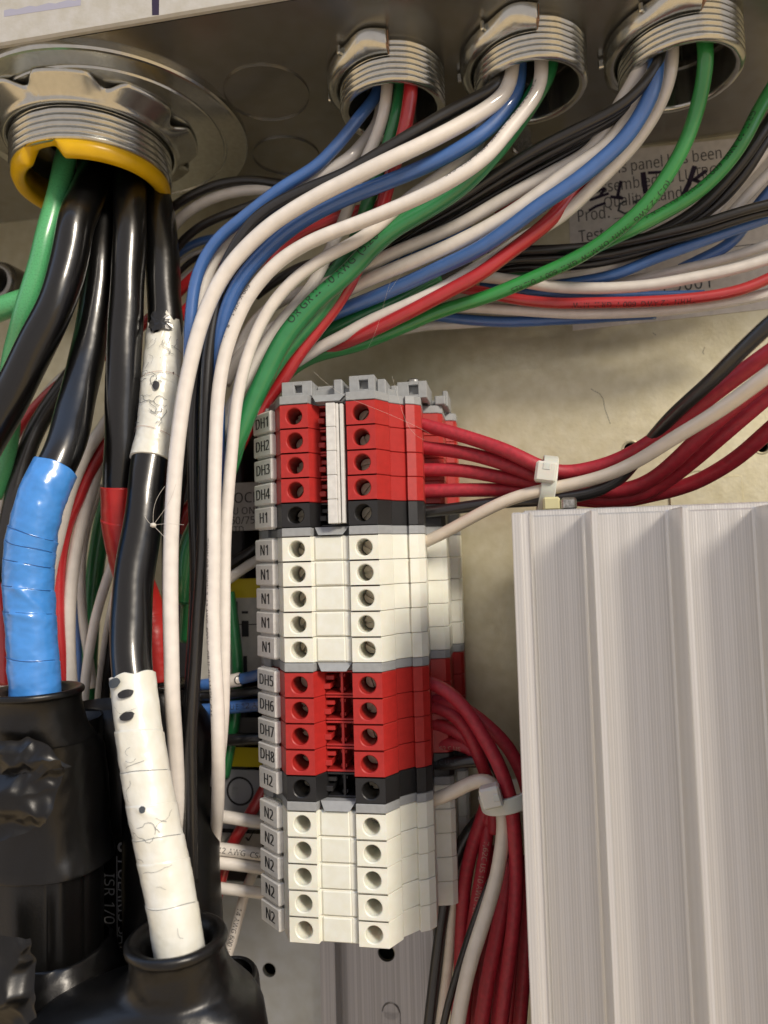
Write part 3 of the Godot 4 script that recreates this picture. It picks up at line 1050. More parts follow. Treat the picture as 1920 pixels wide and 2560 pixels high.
func words_on(p: Path, words: String, high: float, u: float, v: float, angle: float, ink: String, back := false) -> void:
	print_on(p.get_meta("node"), p, p.get_meta("r") * 1.012, words, high, near(p, u, v), angle, M[ink], p.get_meta("o"), back)

func upper_wires() -> void:
	var g := ""
	var p: Path
	g = "wires that leave the middle fittings and curve down the left of the strip"
	wire("blue_wire", "blue wire from the leftmost small fitting, outermost of the curve to the left", "blue", 30, [[945, 232, 50], [902, 287, 52], [860, 344, 53], [818, 389, 54], [789, 418, 54], [701, 472, 55], [611, 542, 55], [545, 596, 55], [514, 641, 55], [493, 686, 55], [481, 747, 55], [475, 822, 55], [473, 900, 54], [480, 990, 51], [495, 1090, 46]], g, 0)
	wire("white_wire", "dull grey white wire bent right inside the outermost blue wire", "white", 32, [[952, 296, 46], [940, 320, 46], [912, 354, 47], [870, 400, 50], [800, 440, 51], [735, 480, 51], [660, 540, 51], [600, 580, 51], [557, 612, 51], [530, 655, 51], [512, 700, 51], [503, 750, 51], [497, 800, 51], [491, 860, 50], [490, 930, 48], [495, 1000, 45]], g, 0)
	p = wire("black_wire", "glossy black wire over the white one, running down with bright glints along it", "black", 31, [[1246, 211, 56], [1192, 245, 57], [1101, 293, 58], [1011, 347, 59], [920, 401, 59], [860, 437, 59], [777, 470, 59], [701, 505, 59], [647, 540, 59], [611, 580, 59], [587, 620, 59], [566, 660, 58], [551, 700, 57], [540, 760, 57], [528, 830, 57], [520, 900, 57], [516, 1000, 57], [513, 1136, 57], [510, 1271, 57], [507, 1384, 57], [501, 1475, 57], [495, 1544, 57], [489, 1648, 57], [482, 1752, 57], [477, 1856, 56], [477, 1931, 55], [478, 2097, 52], [481, 2200, 49]], g, 1)
	wire("black_wire", "matt black wire just behind and left of the glossy black one", "black", 28, [[1262, 236, 51], [1200, 274, 52], [1101, 320, 53], [1000, 374, 54], [920, 420, 55], [840, 458, 55], [740, 512, 54], [680, 557, 54], [640, 602, 54], [600, 662, 53], [560, 732, 53], [520, 812, 53], [498, 900, 53], [486, 1000, 53], [482, 1136, 53], [484, 1271, 53], [488, 1384, 53], [488, 1475, 52], [482, 1600, 52], [476, 1700, 51], [472, 1800, 50], [472, 1900, 48]], g, 1)
	p = wire("white_wire", "bright white wire frontmost in the sweep from the middle fitting to the lower left", "white", 38, [[1270, 222, 56], [1222, 269, 58], [1131, 323, 60], [1041, 368, 62], [951, 410, 63], [860, 456, 63], [792, 490, 63], [701, 545, 63], [641, 593, 63], [581, 656, 63], [545, 710, 63], [514, 777, 63], [490, 852, 63], [474, 920, 63], [458, 1000, 63], [441, 1136, 63], [434, 1226, 63], [428, 1339, 63], [426, 1497, 63], [429, 1648, 63], [431, 1752, 62], [438, 1856, 59], [446, 2014, 54], [448, 2089, 50], [442, 2200, 46]], g, 1, 20)
	words_on(p, "12 AWG  THHN  600 V  GR II", 1.1, 427, 1420, 1.15, "grey_ink")
	wire("blue_wire", "thick blue wire curving down right behind the frontmost white wire", "blue", 36, [[1294, 227, 54], [1267, 269, 55], [1222, 323, 56], [1162, 365, 57], [1101, 398, 57], [1041, 426, 57], [951, 462, 57], [860, 498, 57], [762, 548, 57], [701, 593, 57], [656, 635, 57], [611, 686, 57], [581, 735, 57], [563, 786, 57], [551, 846, 56], [544, 920, 55], [544, 1000, 54], [546, 1113, 53], [547, 1230, 53], [548, 1330, 52], [546, 1430, 50]], g, 1)
	p = wire("white_wire", "white wire with small black print, third pale one of the front sweep", "white", 34, [[1351, 211, 56], [1317, 270, 57], [1275, 321, 58], [1220, 388, 59], [1147, 441, 60], [1071, 483, 60], [1011, 510, 60], [910, 552, 60], [822, 584, 60], [762, 611, 60], [701, 650, 60], [656, 695, 60], [617, 747, 60], [593, 798, 60], [572, 852, 60], [557, 910, 60], [544, 1000, 60], [538, 1136, 60], [535, 1271, 60], [535, 1339, 60], [534, 1440, 60], [533, 1544, 60], [537, 1648, 60], [543, 1752, 60], [546, 1856, 59], [546, 1940, 55], [544, 2020, 48], [538, 2090, 38], [528, 2170, 28]], g, 1, 20)
	words_on(p, "THWN-2 OR MTW  12 AWG  600 V   (UL)   GAS", 1.2, 1351, 215, 0.85, "ink")
	words_on(p, "600 V  VW-1 . . 8 . . :  .", 1.15, 640, 720, 0.55, "ink")
	words_on(p, "THHN OR THWN-2  12 AWG  600 V   GR II  (UL) MTW  GAS", 1.2, 532, 1350, 0.8, "ink")
	p = wire("white_wire", "white wire nearest the terminal strip, plain and without print", "white", 31, [[1195, 368, 50], [1155, 401, 50], [1080, 455, 51], [1010, 504, 52], [951, 560, 53], [890, 605, 54], [822, 638, 55], [747, 689, 55], [701, 735, 55], [665, 783, 55], [641, 831, 55], [617, 894, 55], [592, 1000, 55], [579, 1136, 55], [571, 1226, 55], [563, 1339, 55], [561, 1440, 55], [560, 1600, 55], [559, 1752, 54], [552, 1860, 52], [540, 1960, 46]], g, 1, 20)
	p = wire("green_wire", "thick green wire with black lettering crossing over the red wire", "green", 47, [[1372, 165, 52], [1335, 240, 52], [1264, 345, 52], [1205, 415, 52], [1152, 466, 51], [1101, 502, 50], [1041, 538, 50], [981, 572, 50], [925, 622, 50], [885, 668, 50], [845, 705, 50], [800, 741, 50], [747, 798, 50], [710, 846, 50], [683, 895, 50], [655, 956, 50], [625, 1018, 50], [600, 1083, 50], [565, 1160, 49], [530, 1240, 47], [495, 1310, 45], [470, 1360, 43], [460, 1430, 41], [456, 1500, 37]], g, 1, 20)
	words_on(p, "OR GR II  10 AWG  (5.26", 2.1, 735, 810, 0.25, "ink", true)
	wire("green_wire", "plain green wire tucked under the thick green one beside the red wire", "green", 40, [[918, 629, 41], [886, 666, 42], [849, 712, 44], [804, 772, 46], [750, 835, 46], [704, 890, 46], [662, 955, 46], [630, 1018, 46], [602, 1080, 45], [580, 1160, 44], [540, 1260, 42], [505, 1350, 40], [484, 1420, 38], [470, 1520, 35], [466, 1600, 32]], g)
	wire("dark_green_wire", "dark green wire between white and red in the mouth of the leftmost small fitting", "green", 32, [[1005, 199, 52], [993, 281, 52], [975, 347, 51], [950, 430, 48], [916, 515, 46], [900, 570, 41], [874, 625, 37], [842, 672, 34], [812, 705, 33], [778, 758, 33], [742, 818, 33], [702, 882, 33], [662, 952, 33]], g, 0)
	wire("white_wire", "cream wire hanging almost straight out of the leftmost small fitting", "white", 29, [[969, 199, 54], [963, 269, 53], [942, 341, 52], [920, 386, 50], [890, 460, 48], [866, 534, 46], [848, 578, 45], [822, 628, 45], [792, 695, 46], [755, 745, 46], [716, 789, 46], [690, 819, 46], [668, 852, 46], [647, 888, 46], [615, 955, 46], [572, 1023, 46], [552, 1097, 46], [535, 1180, 45]], g, 0)
	p = wire("red_wire", "red wire from the leftmost small fitting that dives under the lettered green wire", "red", 34, [[1029, 202, 56], [1020, 281, 55], [1008, 341, 54], [990, 400, 51], [975, 445, 49], [957, 512, 46], [935, 590, 44], [905, 640, 43], [885, 690, 43], [862, 730, 43], [836, 771, 43], [800, 816, 43], [740, 894, 43], [708, 950, 42], [672, 992, 41], [636, 1046, 40], [605, 1100, 38], [570, 1170, 36], [520, 1230, 34], [469, 1266, 32], [450, 1330, 30]], g, 0)
	g = "wires that leave the right fitting and fan out to the left"
	p = wire("cream_wire", "cream wire from the right fitting, uppermost pale one under the black bundle", "white", 31, [[1602, 169, 52], [1557, 245, 49], [1482, 371, 46], [1389, 426, 44], [1262, 496, 43], [1162, 555, 42], [1071, 596, 41], [981, 633, 40], [936, 657, 39], [850, 695, 36], [780, 722, 35], [716, 745, 34], [680, 765, 34], [640, 800, 33], [610, 846, 33], [590, 900, 32]], g, 2)
	wire("black_wire", "dusty black wire on top of the bundle crossing the pale wires by the right fitting", "black", 25, [[1650, 148, 55], [1625, 190, 55], [1579, 245, 55], [1515, 287, 54], [1389, 348, 51], [1304, 394, 49], [1222, 446, 46], [1131, 506, 43], [1071, 540, 41], [1011, 580, 39], [930, 625, 36], [860, 655, 34], [777, 657, 33], [700, 695, 32], [640, 740, 30]], g, 2)
	wire("black_wire", "dusty black wire in the middle of the bundle by the right fitting", "black", 25, [[1660, 165, 50], [1636, 208, 50], [1585, 264, 50], [1515, 309, 49], [1389, 374, 47], [1304, 421, 45], [1222, 470, 42], [1131, 528, 39], [1060, 566, 37], [1000, 608, 35], [930, 655, 32]], g, 2)
	wire("black_wire", "dusty black wire at the underside of the bundle by the right fitting", "black", 24, [[1640, 190, 46], [1590, 285, 45], [1500, 340, 44], [1389, 400, 43], [1304, 447, 41], [1222, 494, 38], [1131, 547, 36], [1060, 588, 34]], g, 2)
	wire("red_wire", "short visible red wire peeping out between two cream wires near the label", "red", 26, [[1530, 335, 42], [1441, 405, 41], [1381, 449, 40], [1310, 487, 38], [1240, 532, 35]], g)
	wire("red_wire", "red wire showing above the black bundle right of the lettered green wire", "red", 30, [[1300, 425, 39], [1222, 455, 38], [1147, 486, 38], [1090, 515, 36], [1040, 548, 35], [980, 600, 34]], g)
	wire("red_wire", "red wire seen in gaps behind the thick blue wire", "red", 32, [[960, 515, 40], [900, 528, 40], [852, 542, 40], [800, 563, 40], [740, 590, 39], [700, 636, 38], [660, 690, 37], [620, 745, 35], [590, 800, 32]], g)
	wire("cream_wire", "cream wire beside the long blue one, passing above it to the left", "white", 34, [[1622, 215, 51], [1570, 298, 49], [1515, 367, 48], [1431, 422, 47], [1304, 516, 46], [1222, 566, 45], [1131, 612, 44], [1041, 651, 42], [951, 687, 40], [890, 714, 38], [800, 760, 36], [720, 800, 35], [660, 835, 34], [629, 862, 34], [593, 900, 33], [560, 960, 32]], g, 2)
	p = wire("blue_wire", "long blue wire from the right fitting, lying over the red and cream wires", "blue", 37, [[1636, 211, 54], [1612, 270, 53], [1570, 338, 52], [1515, 392, 51], [1431, 460, 50], [1347, 515, 49], [1260, 581, 47], [1192, 626, 45], [1101, 669, 42], [1011, 711, 39], [920, 750, 37], [860, 773, 36], [800, 800, 35], [740, 835, 34], [690, 870, 33], [650, 905, 32], [620, 960, 31]], g, 2, 20)
	p = wire("cream_wire", "tan cream wire below the long blue one, crossing in front of the lower red one", "white", 31, [[1680, 139, 52], [1676, 190, 51], [1650, 262, 49], [1612, 325, 47], [1570, 380, 45], [1500, 450, 43], [1400, 545, 41], [1300, 598, 40], [1252, 633, 40], [1162, 687, 39], [1101, 723, 39], [1011, 765, 38], [920, 804, 37], [860, 838, 37], [800, 868, 36], [760, 893, 36], [710, 925, 35], [670, 955, 34]], g, 2)
	p = wire("red_wire", "long red wire running under the blue one, above the bright green wire", "red", 36, [[1530, 372, 40], [1480, 425, 41], [1428, 484, 41], [1388, 540, 42], [1321, 596, 42], [1260, 641, 42], [1200, 686, 42], [1131, 723, 41], [1041, 771, 40], [951, 816, 38], [890, 845, 36], [830, 868, 32], [780, 885, 30]], g)
	p = wire("green_wire", "bright green wire hanging from the right fitting and sweeping past the paper label", "leaf_green", 34, [[1764, 118, 54], [1764, 169, 52], [1752, 236, 50], [1730, 316, 48], [1697, 392, 47], [1642, 477, 45], [1587, 540, 43], [1471, 629, 39], [1381, 674, 37], [1290, 713, 36], [1222, 741, 36], [1131, 768, 35], [1086, 783, 35], [1041, 803, 34], [951, 842, 33], [880, 868, 32], [800, 886, 31], [740, 915, 30], [690, 960, 29]], g, 2, 20)
	words_on(p, "(UL) 12 AWG  THHN  OR MTW  GR II  600 V  OIL RES", 1.4, 1665, 450, -0.85, "ink")
	g = "wires that run in from the right behind the fan"
	p = wire("green_wire", "green wire coming in from the right edge beside the black pair", "leaf_green", 34, [[1960, 170, 40], [1920, 238, 40], [1892, 284, 40], [1867, 339, 40], [1829, 397, 39], [1778, 453, 38], [1728, 494, 37], [1652, 537, 36], [1601, 565, 36], [1551, 588, 36], [1500, 612, 35], [1450, 638, 33], [1395, 666, 30]], g)
	words_on(p, "GR II  12 AWG  600 V  THHN  (UL) VW-1", 1.5, 1892, 290, 0.7, "ink", false)
	wire("black_wire", "black wire right below the green one at the right edge", "black", 30, [[1960, 250, 34], [1920, 308, 34], [1860, 398, 33], [1804, 464, 31], [1753, 517, 29], [1677, 567, 27], [1600, 602, 26]], g)
	wire("black_wire", "black wire squeezed between another black and two tan wires at the right", "black", 30, [[1960, 290, 31], [1920, 340, 31], [1868, 424, 30], [1815, 488, 28], [1765, 537, 26], [1690, 582, 24]], g)
	wire("tan_wire", "upper of two tan wires at the right edge below the black pair", "white", 26, [[1960, 325, 30], [1920, 372, 30], [1880, 418, 29], [1829, 476, 28], [1778, 537, 26], [1740, 572, 24], [1680, 620, 22]], g)
	wire("tan_wire", "lower of two tan wires at the right edge above the blue wires", "white", 26, [[1960, 395, 28], [1920, 435, 28], [1880, 476, 27], [1842, 519, 26], [1800, 560, 24], [1740, 602, 21]], g)
	wire("black_wire", "black wire running level over the paper label, uppermost of that bundle", "black", 23, [[1990, 498, 34], [1920, 510, 34], [1829, 535, 34], [1753, 560, 33], [1652, 585, 32], [1551, 606, 31], [1471, 617, 30], [1380, 624, 30], [1300, 626, 29], [1220, 642, 28]], g)
	wire("black_wire", "black wire running level over the paper label, second of that bundle", "black", 23, [[1990, 518, 31], [1920, 528, 31], [1829, 554, 31], [1753, 580, 30], [1652, 606, 29], [1551, 630, 29], [1471, 641, 28], [1380, 646, 28], [1290, 648, 27], [1210, 667, 26]], g)
	wire("black_wire", "short black wire lowest of the level bundle across the label", "black", 24, [[1720, 598, 25], [1600, 633, 25], [1500, 656, 25], [1441, 663, 24], [1380, 668, 24], [1290, 668, 23], [1220, 682, 22]], g)
	wire("blue_wire", "blue wire from the right edge running below the level black wires", "blue", 28, [[1980, 522, 27], [1920, 545, 27], [1854, 568, 27], [1778, 595, 27], [1703, 623, 27], [1627, 650, 26], [1551, 683, 25], [1500, 696, 24], [1426, 708, 23], [1380, 714, 20]], g)
	wire("blue_wire", "darker blue wire dropping steeply behind the black pair at the right", "blue", 30, [[1960, 440, 24], [1920, 484, 24], [1892, 516, 23], [1842, 594, 22], [1804, 624, 21], [1753, 648, 20], [1700, 674, 18]], g)
	wire("tan_wire", "pale tan wire above the long cream one at the right edge", "white", 25, [[1980, 592, 22], [1920, 611, 22], [1829, 643, 21], [1728, 668, 20], [1627, 691, 19], [1563, 704, 18], [1500, 716, 17]], g)
	wire("cream_wire", "long cream wire sweeping level across the lower part of the label", "white", 29, [[1980, 630, 27], [1920, 648, 27], [1829, 675, 27], [1728, 695, 27], [1627, 713, 27], [1501, 721, 27], [1381, 717, 27], [1321, 707, 27], [1230, 694, 27], [1170, 690, 26], [1100, 690, 24]], g)
	wire("tan_wire", "tan wire in the gap between black bundle and blue wire", "white", 24, [[1700, 628, 20], [1580, 657, 20], [1480, 684, 19], [1400, 697, 18], [1340, 699, 17]], g)
	wire("dark_green_wire", "sliver of dark green wire behind the crossing of red and bright green", "green", 22, [[1360, 690, 20], [1305, 688, 20], [1230, 681, 20], [1150, 690, 20], [1080, 700, 19]], g)
	p = wire("red_wire", "red wire sweeping level from the right edge under the cream one", "red", 28, [[1980, 668, 26], [1920, 697, 26], [1854, 725, 26], [1753, 744, 26], [1627, 754, 26], [1501, 757, 26], [1381, 758, 26], [1290, 748, 26], [1230, 735, 26], [1170, 722, 25], [1100, 715, 23]], g)
	words_on(p, "THHN  12 AWG  600 V  GR II  MTW", 1.5, 1740, 746, -0.7, "ink")
	wire("navy_wire", "navy wire seen as a dark line between cream and red at the right", "blue", 19, [[1760, 735, 20], [1600, 738, 20], [1500, 739, 20], [1381, 735, 20], [1290, 726, 20], [1200, 715, 19]], g)
	wire("cream_wire", "shaded cream wire directly under the level red one", "white", 27, [[1980, 716, 22], [1920, 735, 22], [1804, 758, 22], [1677, 775, 22], [1560, 782, 22], [1441, 784, 22], [1321, 778, 22], [1200, 770, 22], [1120, 768, 21], [1050, 775, 20]], g)
	wire("blue_wire", "dull blue wire, lowest of the level wires above the bare panel", "blue", 27, [[1640, 785, 17], [1560, 789, 17], [1470, 796, 18], [1381, 800, 18], [1290, 805, 18], [1252, 805, 18], [1162, 799, 18], [1086, 789, 18], [1020, 785, 17]], g)
	wire("tan_wire", "thin tan wire emerging below the red one, lowest of the fan", "white", 23, [[1240, 804, 14], [1180, 808, 15], [1131, 812, 15], [1071, 814, 15], [981, 831, 15], [920, 846, 15], [860, 868, 14]], g)
	wire("dark_green_wire", "dark green wire with a dusty edge between blue and tan cream", "green", 36, [[1100, 690, 33], [1040, 722, 33], [1011, 740, 33], [951, 770, 33], [860, 810, 32], [800, 840, 31], [740, 872, 30], [690, 905, 29]], g)
	wire("navy_wire", "navy wire in the dark gap between the two upper cream wires", "blue", 22, [[1180, 575, 36], [1071, 622, 36], [981, 656, 35], [920, 685, 34], [860, 715, 32]], g)
	wire("dark_green_wire", "thin dark green wire showing beside the second cream wire", "green", 20, [[1262, 535, 38], [1162, 592, 37], [1080, 628, 36], [1000, 660, 34]], g)
	wire("black_wire", "black wire deep below the long blue one in the fan", "black", 24, [[1180, 655, 30], [1071, 710, 30], [1000, 735, 29], [920, 770, 28]], g)
	g = "wires arching behind the black cables at the upper left"
	wire("black_wire", "uppermost black wire of the arch left of the blue curve", "black", 22, [[800, 445, 36], [720, 462, 34], [671, 455, 33], [615, 450, 32], [545, 460, 31], [474, 490, 30], [413, 533, 29], [370, 590, 28], [340, 650, 27]], g)
	wire("cream_wire", "cream wire arching under the uppermost black one at the left", "white", 26, [[700, 472, 32], [627, 474, 31], [592, 479, 30], [545, 490, 29], [497, 512, 28], [450, 545, 27], [425, 578, 26], [390, 640, 25], [370, 700, 24]], g)
	wire("black_wire", "lower black wire of the arch left of the blue curve", "black", 21, [[700, 480, 34], [650, 505, 33], [592, 526, 32], [521, 554, 30], [474, 585, 29], [436, 627, 28], [400, 690, 27], [380, 740, 26]], g)
	wire("blue_wire", "deep blue wire in the shade between arch and black cable", "blue", 20, [[600, 590, 26], [521, 597, 25], [486, 608, 24], [446, 633, 23], [400, 672, 22]], g)
	wire("cream_wire", "narrow cream wire under the shaded blue one", "white", 13, [[580, 605, 22], [493, 630, 21], [443, 657, 20], [400, 690, 19]], g)
	wire("black_wire", "narrow black wire between two narrow cream ones at the left", "black", 14, [[590, 625, 24], [497, 640, 23], [448, 680, 22], [410, 722, 21]], g)
	wire("cream_wire", "lower narrow cream wire just above the red stub by the black cable", "white", 16, [[570, 648, 22], [490, 672, 21], [450, 701, 20], [410, 742, 19]], g)
	wire("red_wire", "red wire passing behind the black cables into the gap at the left edge", "red", 26, [[560, 640, 33], [520, 662, 33], [483, 692, 32], [453, 724, 31], [400, 772, 29], [300, 862, 27], [200, 925, 26], [145, 962, 26], [99, 1006, 26], [54, 1058, 26], [20, 1125, 26]], g)
	wire("red_wire", "second red stub below the first beside the white taped cable", "red", 26, [[560, 690, 30], [500, 740, 30], [455, 785, 30], [420, 840, 29], [400, 900, 28]], g)
	wire("white_wire", "white wire peeping out above the red one in the left gap", "white", 22, [[260, 870, 22], [205, 905, 22], [159, 938, 22], [128, 968, 22], [90, 1015, 20]], g)
	wire("white_wire", "white wire running steeply down the left edge below the red one", "white", 26, [[230, 930, 24], [160, 990, 24], [112, 1034, 24], [72, 1084, 24], [45, 1132, 24], [18, 1197, 24], [4, 1258, 24], [-15, 1340, 24]], g)

func right_wires() -> void:
	var g := "wires tied together between the upper red blocks and the right edge"
	wire("crimson_wire", "crimson wire leaving the DH1 block, top of the tied bundle", "crimson", 36, [[1020, 1052, 33], [1053, 1061, 33], [1120, 1079, 34], [1199, 1103, 35], [1279, 1132, 37], [1342, 1164, 38], [1411, 1182, 36], [1517, 1161, 37], [1600, 1122, 42], [1690, 1058, 50], [1783, 986, 57], [1889, 906, 63], [1960, 856, 66]], g)
	wire("crimson_wire", "crimson wire leaving the DH2 block, second of the tied bundle", "crimson", 36, [[1020, 1112, 31], [1053, 1119, 31], [1146, 1129, 32], [1226, 1148, 33], [1295, 1172, 34], [1348, 1193, 34], [1430, 1215, 33], [1540, 1228, 33], [1620, 1205, 36], [1690, 1150, 42], [1756, 1085, 48], [1830, 1020, 54], [1920, 945, 59], [1980, 895, 62]], g)
	wire("crimson_wire", "crimson wire leaving the DH3 block, third of the tied bundle", "crimson", 35, [[1020, 1175, 30], [1059, 1175, 30], [1146, 1175, 30], [1252, 1193, 31], [1337, 1209, 31], [1420, 1232, 30], [1500, 1250, 29], [1590, 1242, 31], [1660, 1208, 34], [1740, 1146, 40], [1809, 1086, 46], [1920, 990, 53], [1980, 936, 56]], g)
	wire("crimson_wire", "crimson wire leaving the DH4 block, lowest red of the tied bundle", "crimson", 36, [[1020, 1230, 29], [1061, 1228, 29], [1173, 1225, 29], [1305, 1227, 29], [1380, 1240, 29], [1443, 1248, 28], [1544, 1254, 26], [1624, 1238, 29], [1730, 1210, 33], [1836, 1150, 39], [1920, 1078, 46], [1980, 1026, 50]], g)
	wire("black_wire", "black wire leaving the H1 block and rising to the right edge", "black", 32, [[1020, 1284, 29], [1061, 1281, 29], [1146, 1270, 30], [1252, 1256, 32], [1358, 1250, 34], [1464, 1236, 34], [1540, 1207, 34], [1580, 1165, 36], [1604, 1130, 40], [1677, 1044, 52], [1783, 948, 64], [1854, 876, 70], [1920, 814, 74], [1980, 762, 76]], g)
	wire("white_wire", "white wire leaving the topmost N1 block through the cable tie", "cream", 33, [[1025, 1372, 31], [1057, 1358, 34], [1124, 1325, 36], [1200, 1283, 39], [1279, 1246, 41], [1358, 1225, 42], [1438, 1209, 43], [1517, 1188, 46], [1597, 1151, 51], [1677, 1100, 58], [1756, 1053, 64], [1836, 1000, 69], [1920, 936, 74], [1980, 890, 76]], g)
	g = "wires tied together between the lower red blocks and the heat sink"
	wire("brick_red_wire", "dull red wire leaving the DH5 block and arching down to the lower cable tie", "crimson", 36, [[1030, 1702, 30], [1069, 1706, 33], [1108, 1719, 34], [1147, 1754, 35], [1176, 1787, 36], [1205, 1836, 37], [1234, 1885, 38], [1260, 1943, 39], [1279, 2011, 39], [1287, 2089, 39], [1290, 2150, 38], [1290, 2225, 38], [1282, 2329, 38], [1266, 2453, 38], [1252, 2560, 38], [1245, 2620, 38]], g)
	var p := wire("brick_red_wire", "dull red wire arching behind the first one to the heat sink edge", "crimson", 34, [[1060, 1752, 26], [1110, 1752, 28], [1160, 1770, 29], [1196, 1795, 30], [1234, 1828, 31], [1264, 1858, 31], [1293, 1906, 31], [1318, 1970, 31], [1330, 2060, 31], [1326, 2200, 31], [1312, 2400, 31], [1296, 2600, 31]], g)
	wire("brick_red_wire", "dull red wire leaving the DH6 block in shade", "crimson", 33, [[1040, 1764, 27], [1079, 1764, 28], [1127, 1780, 29], [1157, 1809, 30], [1180, 1850, 30], [1205, 1910, 29], [1232, 1990, 27], [1235, 2080, 26]], g)
	wire("brick_red_wire", "dull red wire leaving the DH7 block in shade", "crimson", 33, [[1040, 1808, 25], [1079, 1806, 26], [1118, 1817, 27], [1157, 1836, 28], [1192, 1867, 28], [1215, 1920, 27], [1228, 1985, 26], [1218, 2060, 25]], g)
	p = wire("brick_red_wire", "dull red wire with pale print leaving the DH8 block", "crimson", 34, [[1040, 1872, 24], [1079, 1861, 25], [1127, 1857, 26], [1176, 1866, 27], [1206, 1900, 27], [1222, 1960, 26], [1215, 2021, 25], [1196, 2069, 25], [1178, 2128, 24], [1166, 2180, 24], [1158, 2250, 24], [1154, 2330, 24], [1150, 2440, 24], [1140, 2600, 24]], g)
	words_on(p, "7,62 C US", 1.3, 1085, 1860, 0.5, "gold_ink")
	p = wire("black_wire", "black wire with faint print leaving the H2 block", "black", 31, [[1040, 1912, 25], [1083, 1911, 26], [1137, 1908, 27], [1215, 1900, 28], [1240, 1935, 27], [1225, 2010, 24], [1180, 2070, 22], [1150, 2115, 22], [1122, 2204, 22], [1107, 2287, 22], [1091, 2412, 22], [1074, 2560, 22], [1068, 2630, 22]], g)
	words_on(p, "99 C UL C", 1.3, 1085, 1911, -0.5, "grey_ink")
	wire("white_wire", "white wire leaving the topmost N2 block, bright at the bottom edge", "cream", 36, [[1040, 2010, 30], [1073, 2003, 32], [1118, 1988, 33], [1166, 1962, 34], [1205, 1945, 34], [1238, 1958, 35], [1254, 2000, 36], [1260, 2069, 37], [1253, 2125, 38], [1244, 2183, 39], [1224, 2256, 41], [1197, 2339, 43], [1174, 2412, 45], [1155, 2495, 46], [1141, 2580, 47], [1132, 2640, 47]], g)
	p = wire("brick_red_wire", "dark red wire with pale print left of the white wire at the bottom", "crimson", 32, [[1222, 2040, 24], [1216, 2110, 26], [1200, 2204, 27], [1188, 2276, 27], [1176, 2370, 27], [1166, 2480, 27], [1155, 2620, 27]], g)
	words_on(p, "7,62C US 10 AWG TEW 105 C", 1.4, 1216, 2100, 0.0, "gold_ink")
	wire("tan_wire", "tan wire with dark print at the bottom between black and dark red", "cream", 27, [[1150, 2120, 19], [1143, 2185, 20], [1132, 2268, 21], [1122, 2391, 22], [1109, 2495, 22], [1099, 2560, 22], [1090, 2630, 22]], g)
	wire("grey_wire", "thin dark grey wire hugging the left side of the bright white wire", "black", 19, [[1232, 2190, 33], [1207, 2247, 35], [1176, 2331, 36], [1149, 2414, 37], [1124, 2497, 37], [1109, 2562, 37], [1095, 2630, 37]], g)
	wire("brick_red_wire", "red wire right of the bright white wire at the bottom edge", "crimson", 38, [[1276, 2150, 31], [1262, 2246, 33], [1240, 2349, 35], [1219, 2453, 36], [1203, 2560, 36], [1194, 2640, 36]], g)
	wire("brick_red_wire", "shaded red wire deep behind the bright white wire at the bottom", "crimson", 33, [[1240, 2120, 18], [1228, 2230, 18], [1212, 2350, 18], [1196, 2470, 18], [1180, 2640, 18]], g)
	wire("brick_red_wire", "shaded red wire deep against the panel beside the heat sink", "crimson", 34, [[1296, 2140, 16], [1288, 2260, 16], [1264, 2380, 16], [1248, 2500, 16], [1236, 2640, 16]], g)
	wire("black_wire", "black wire deep in the lower bundle, seen in slits between the reds", "black", 36, [[1270, 2100, 9], [1258, 2220, 9], [1246, 2360, 9], [1226, 2480, 9], [1206, 2640, 9]], g)
	wire("brick_red_wire", "dark red wire low between two others against the heat sink", "crimson", 34, [[1310, 2200, 26], [1296, 2330, 27], [1284, 2440, 28], [1270, 2560, 28], [1262, 2640, 28]], g)

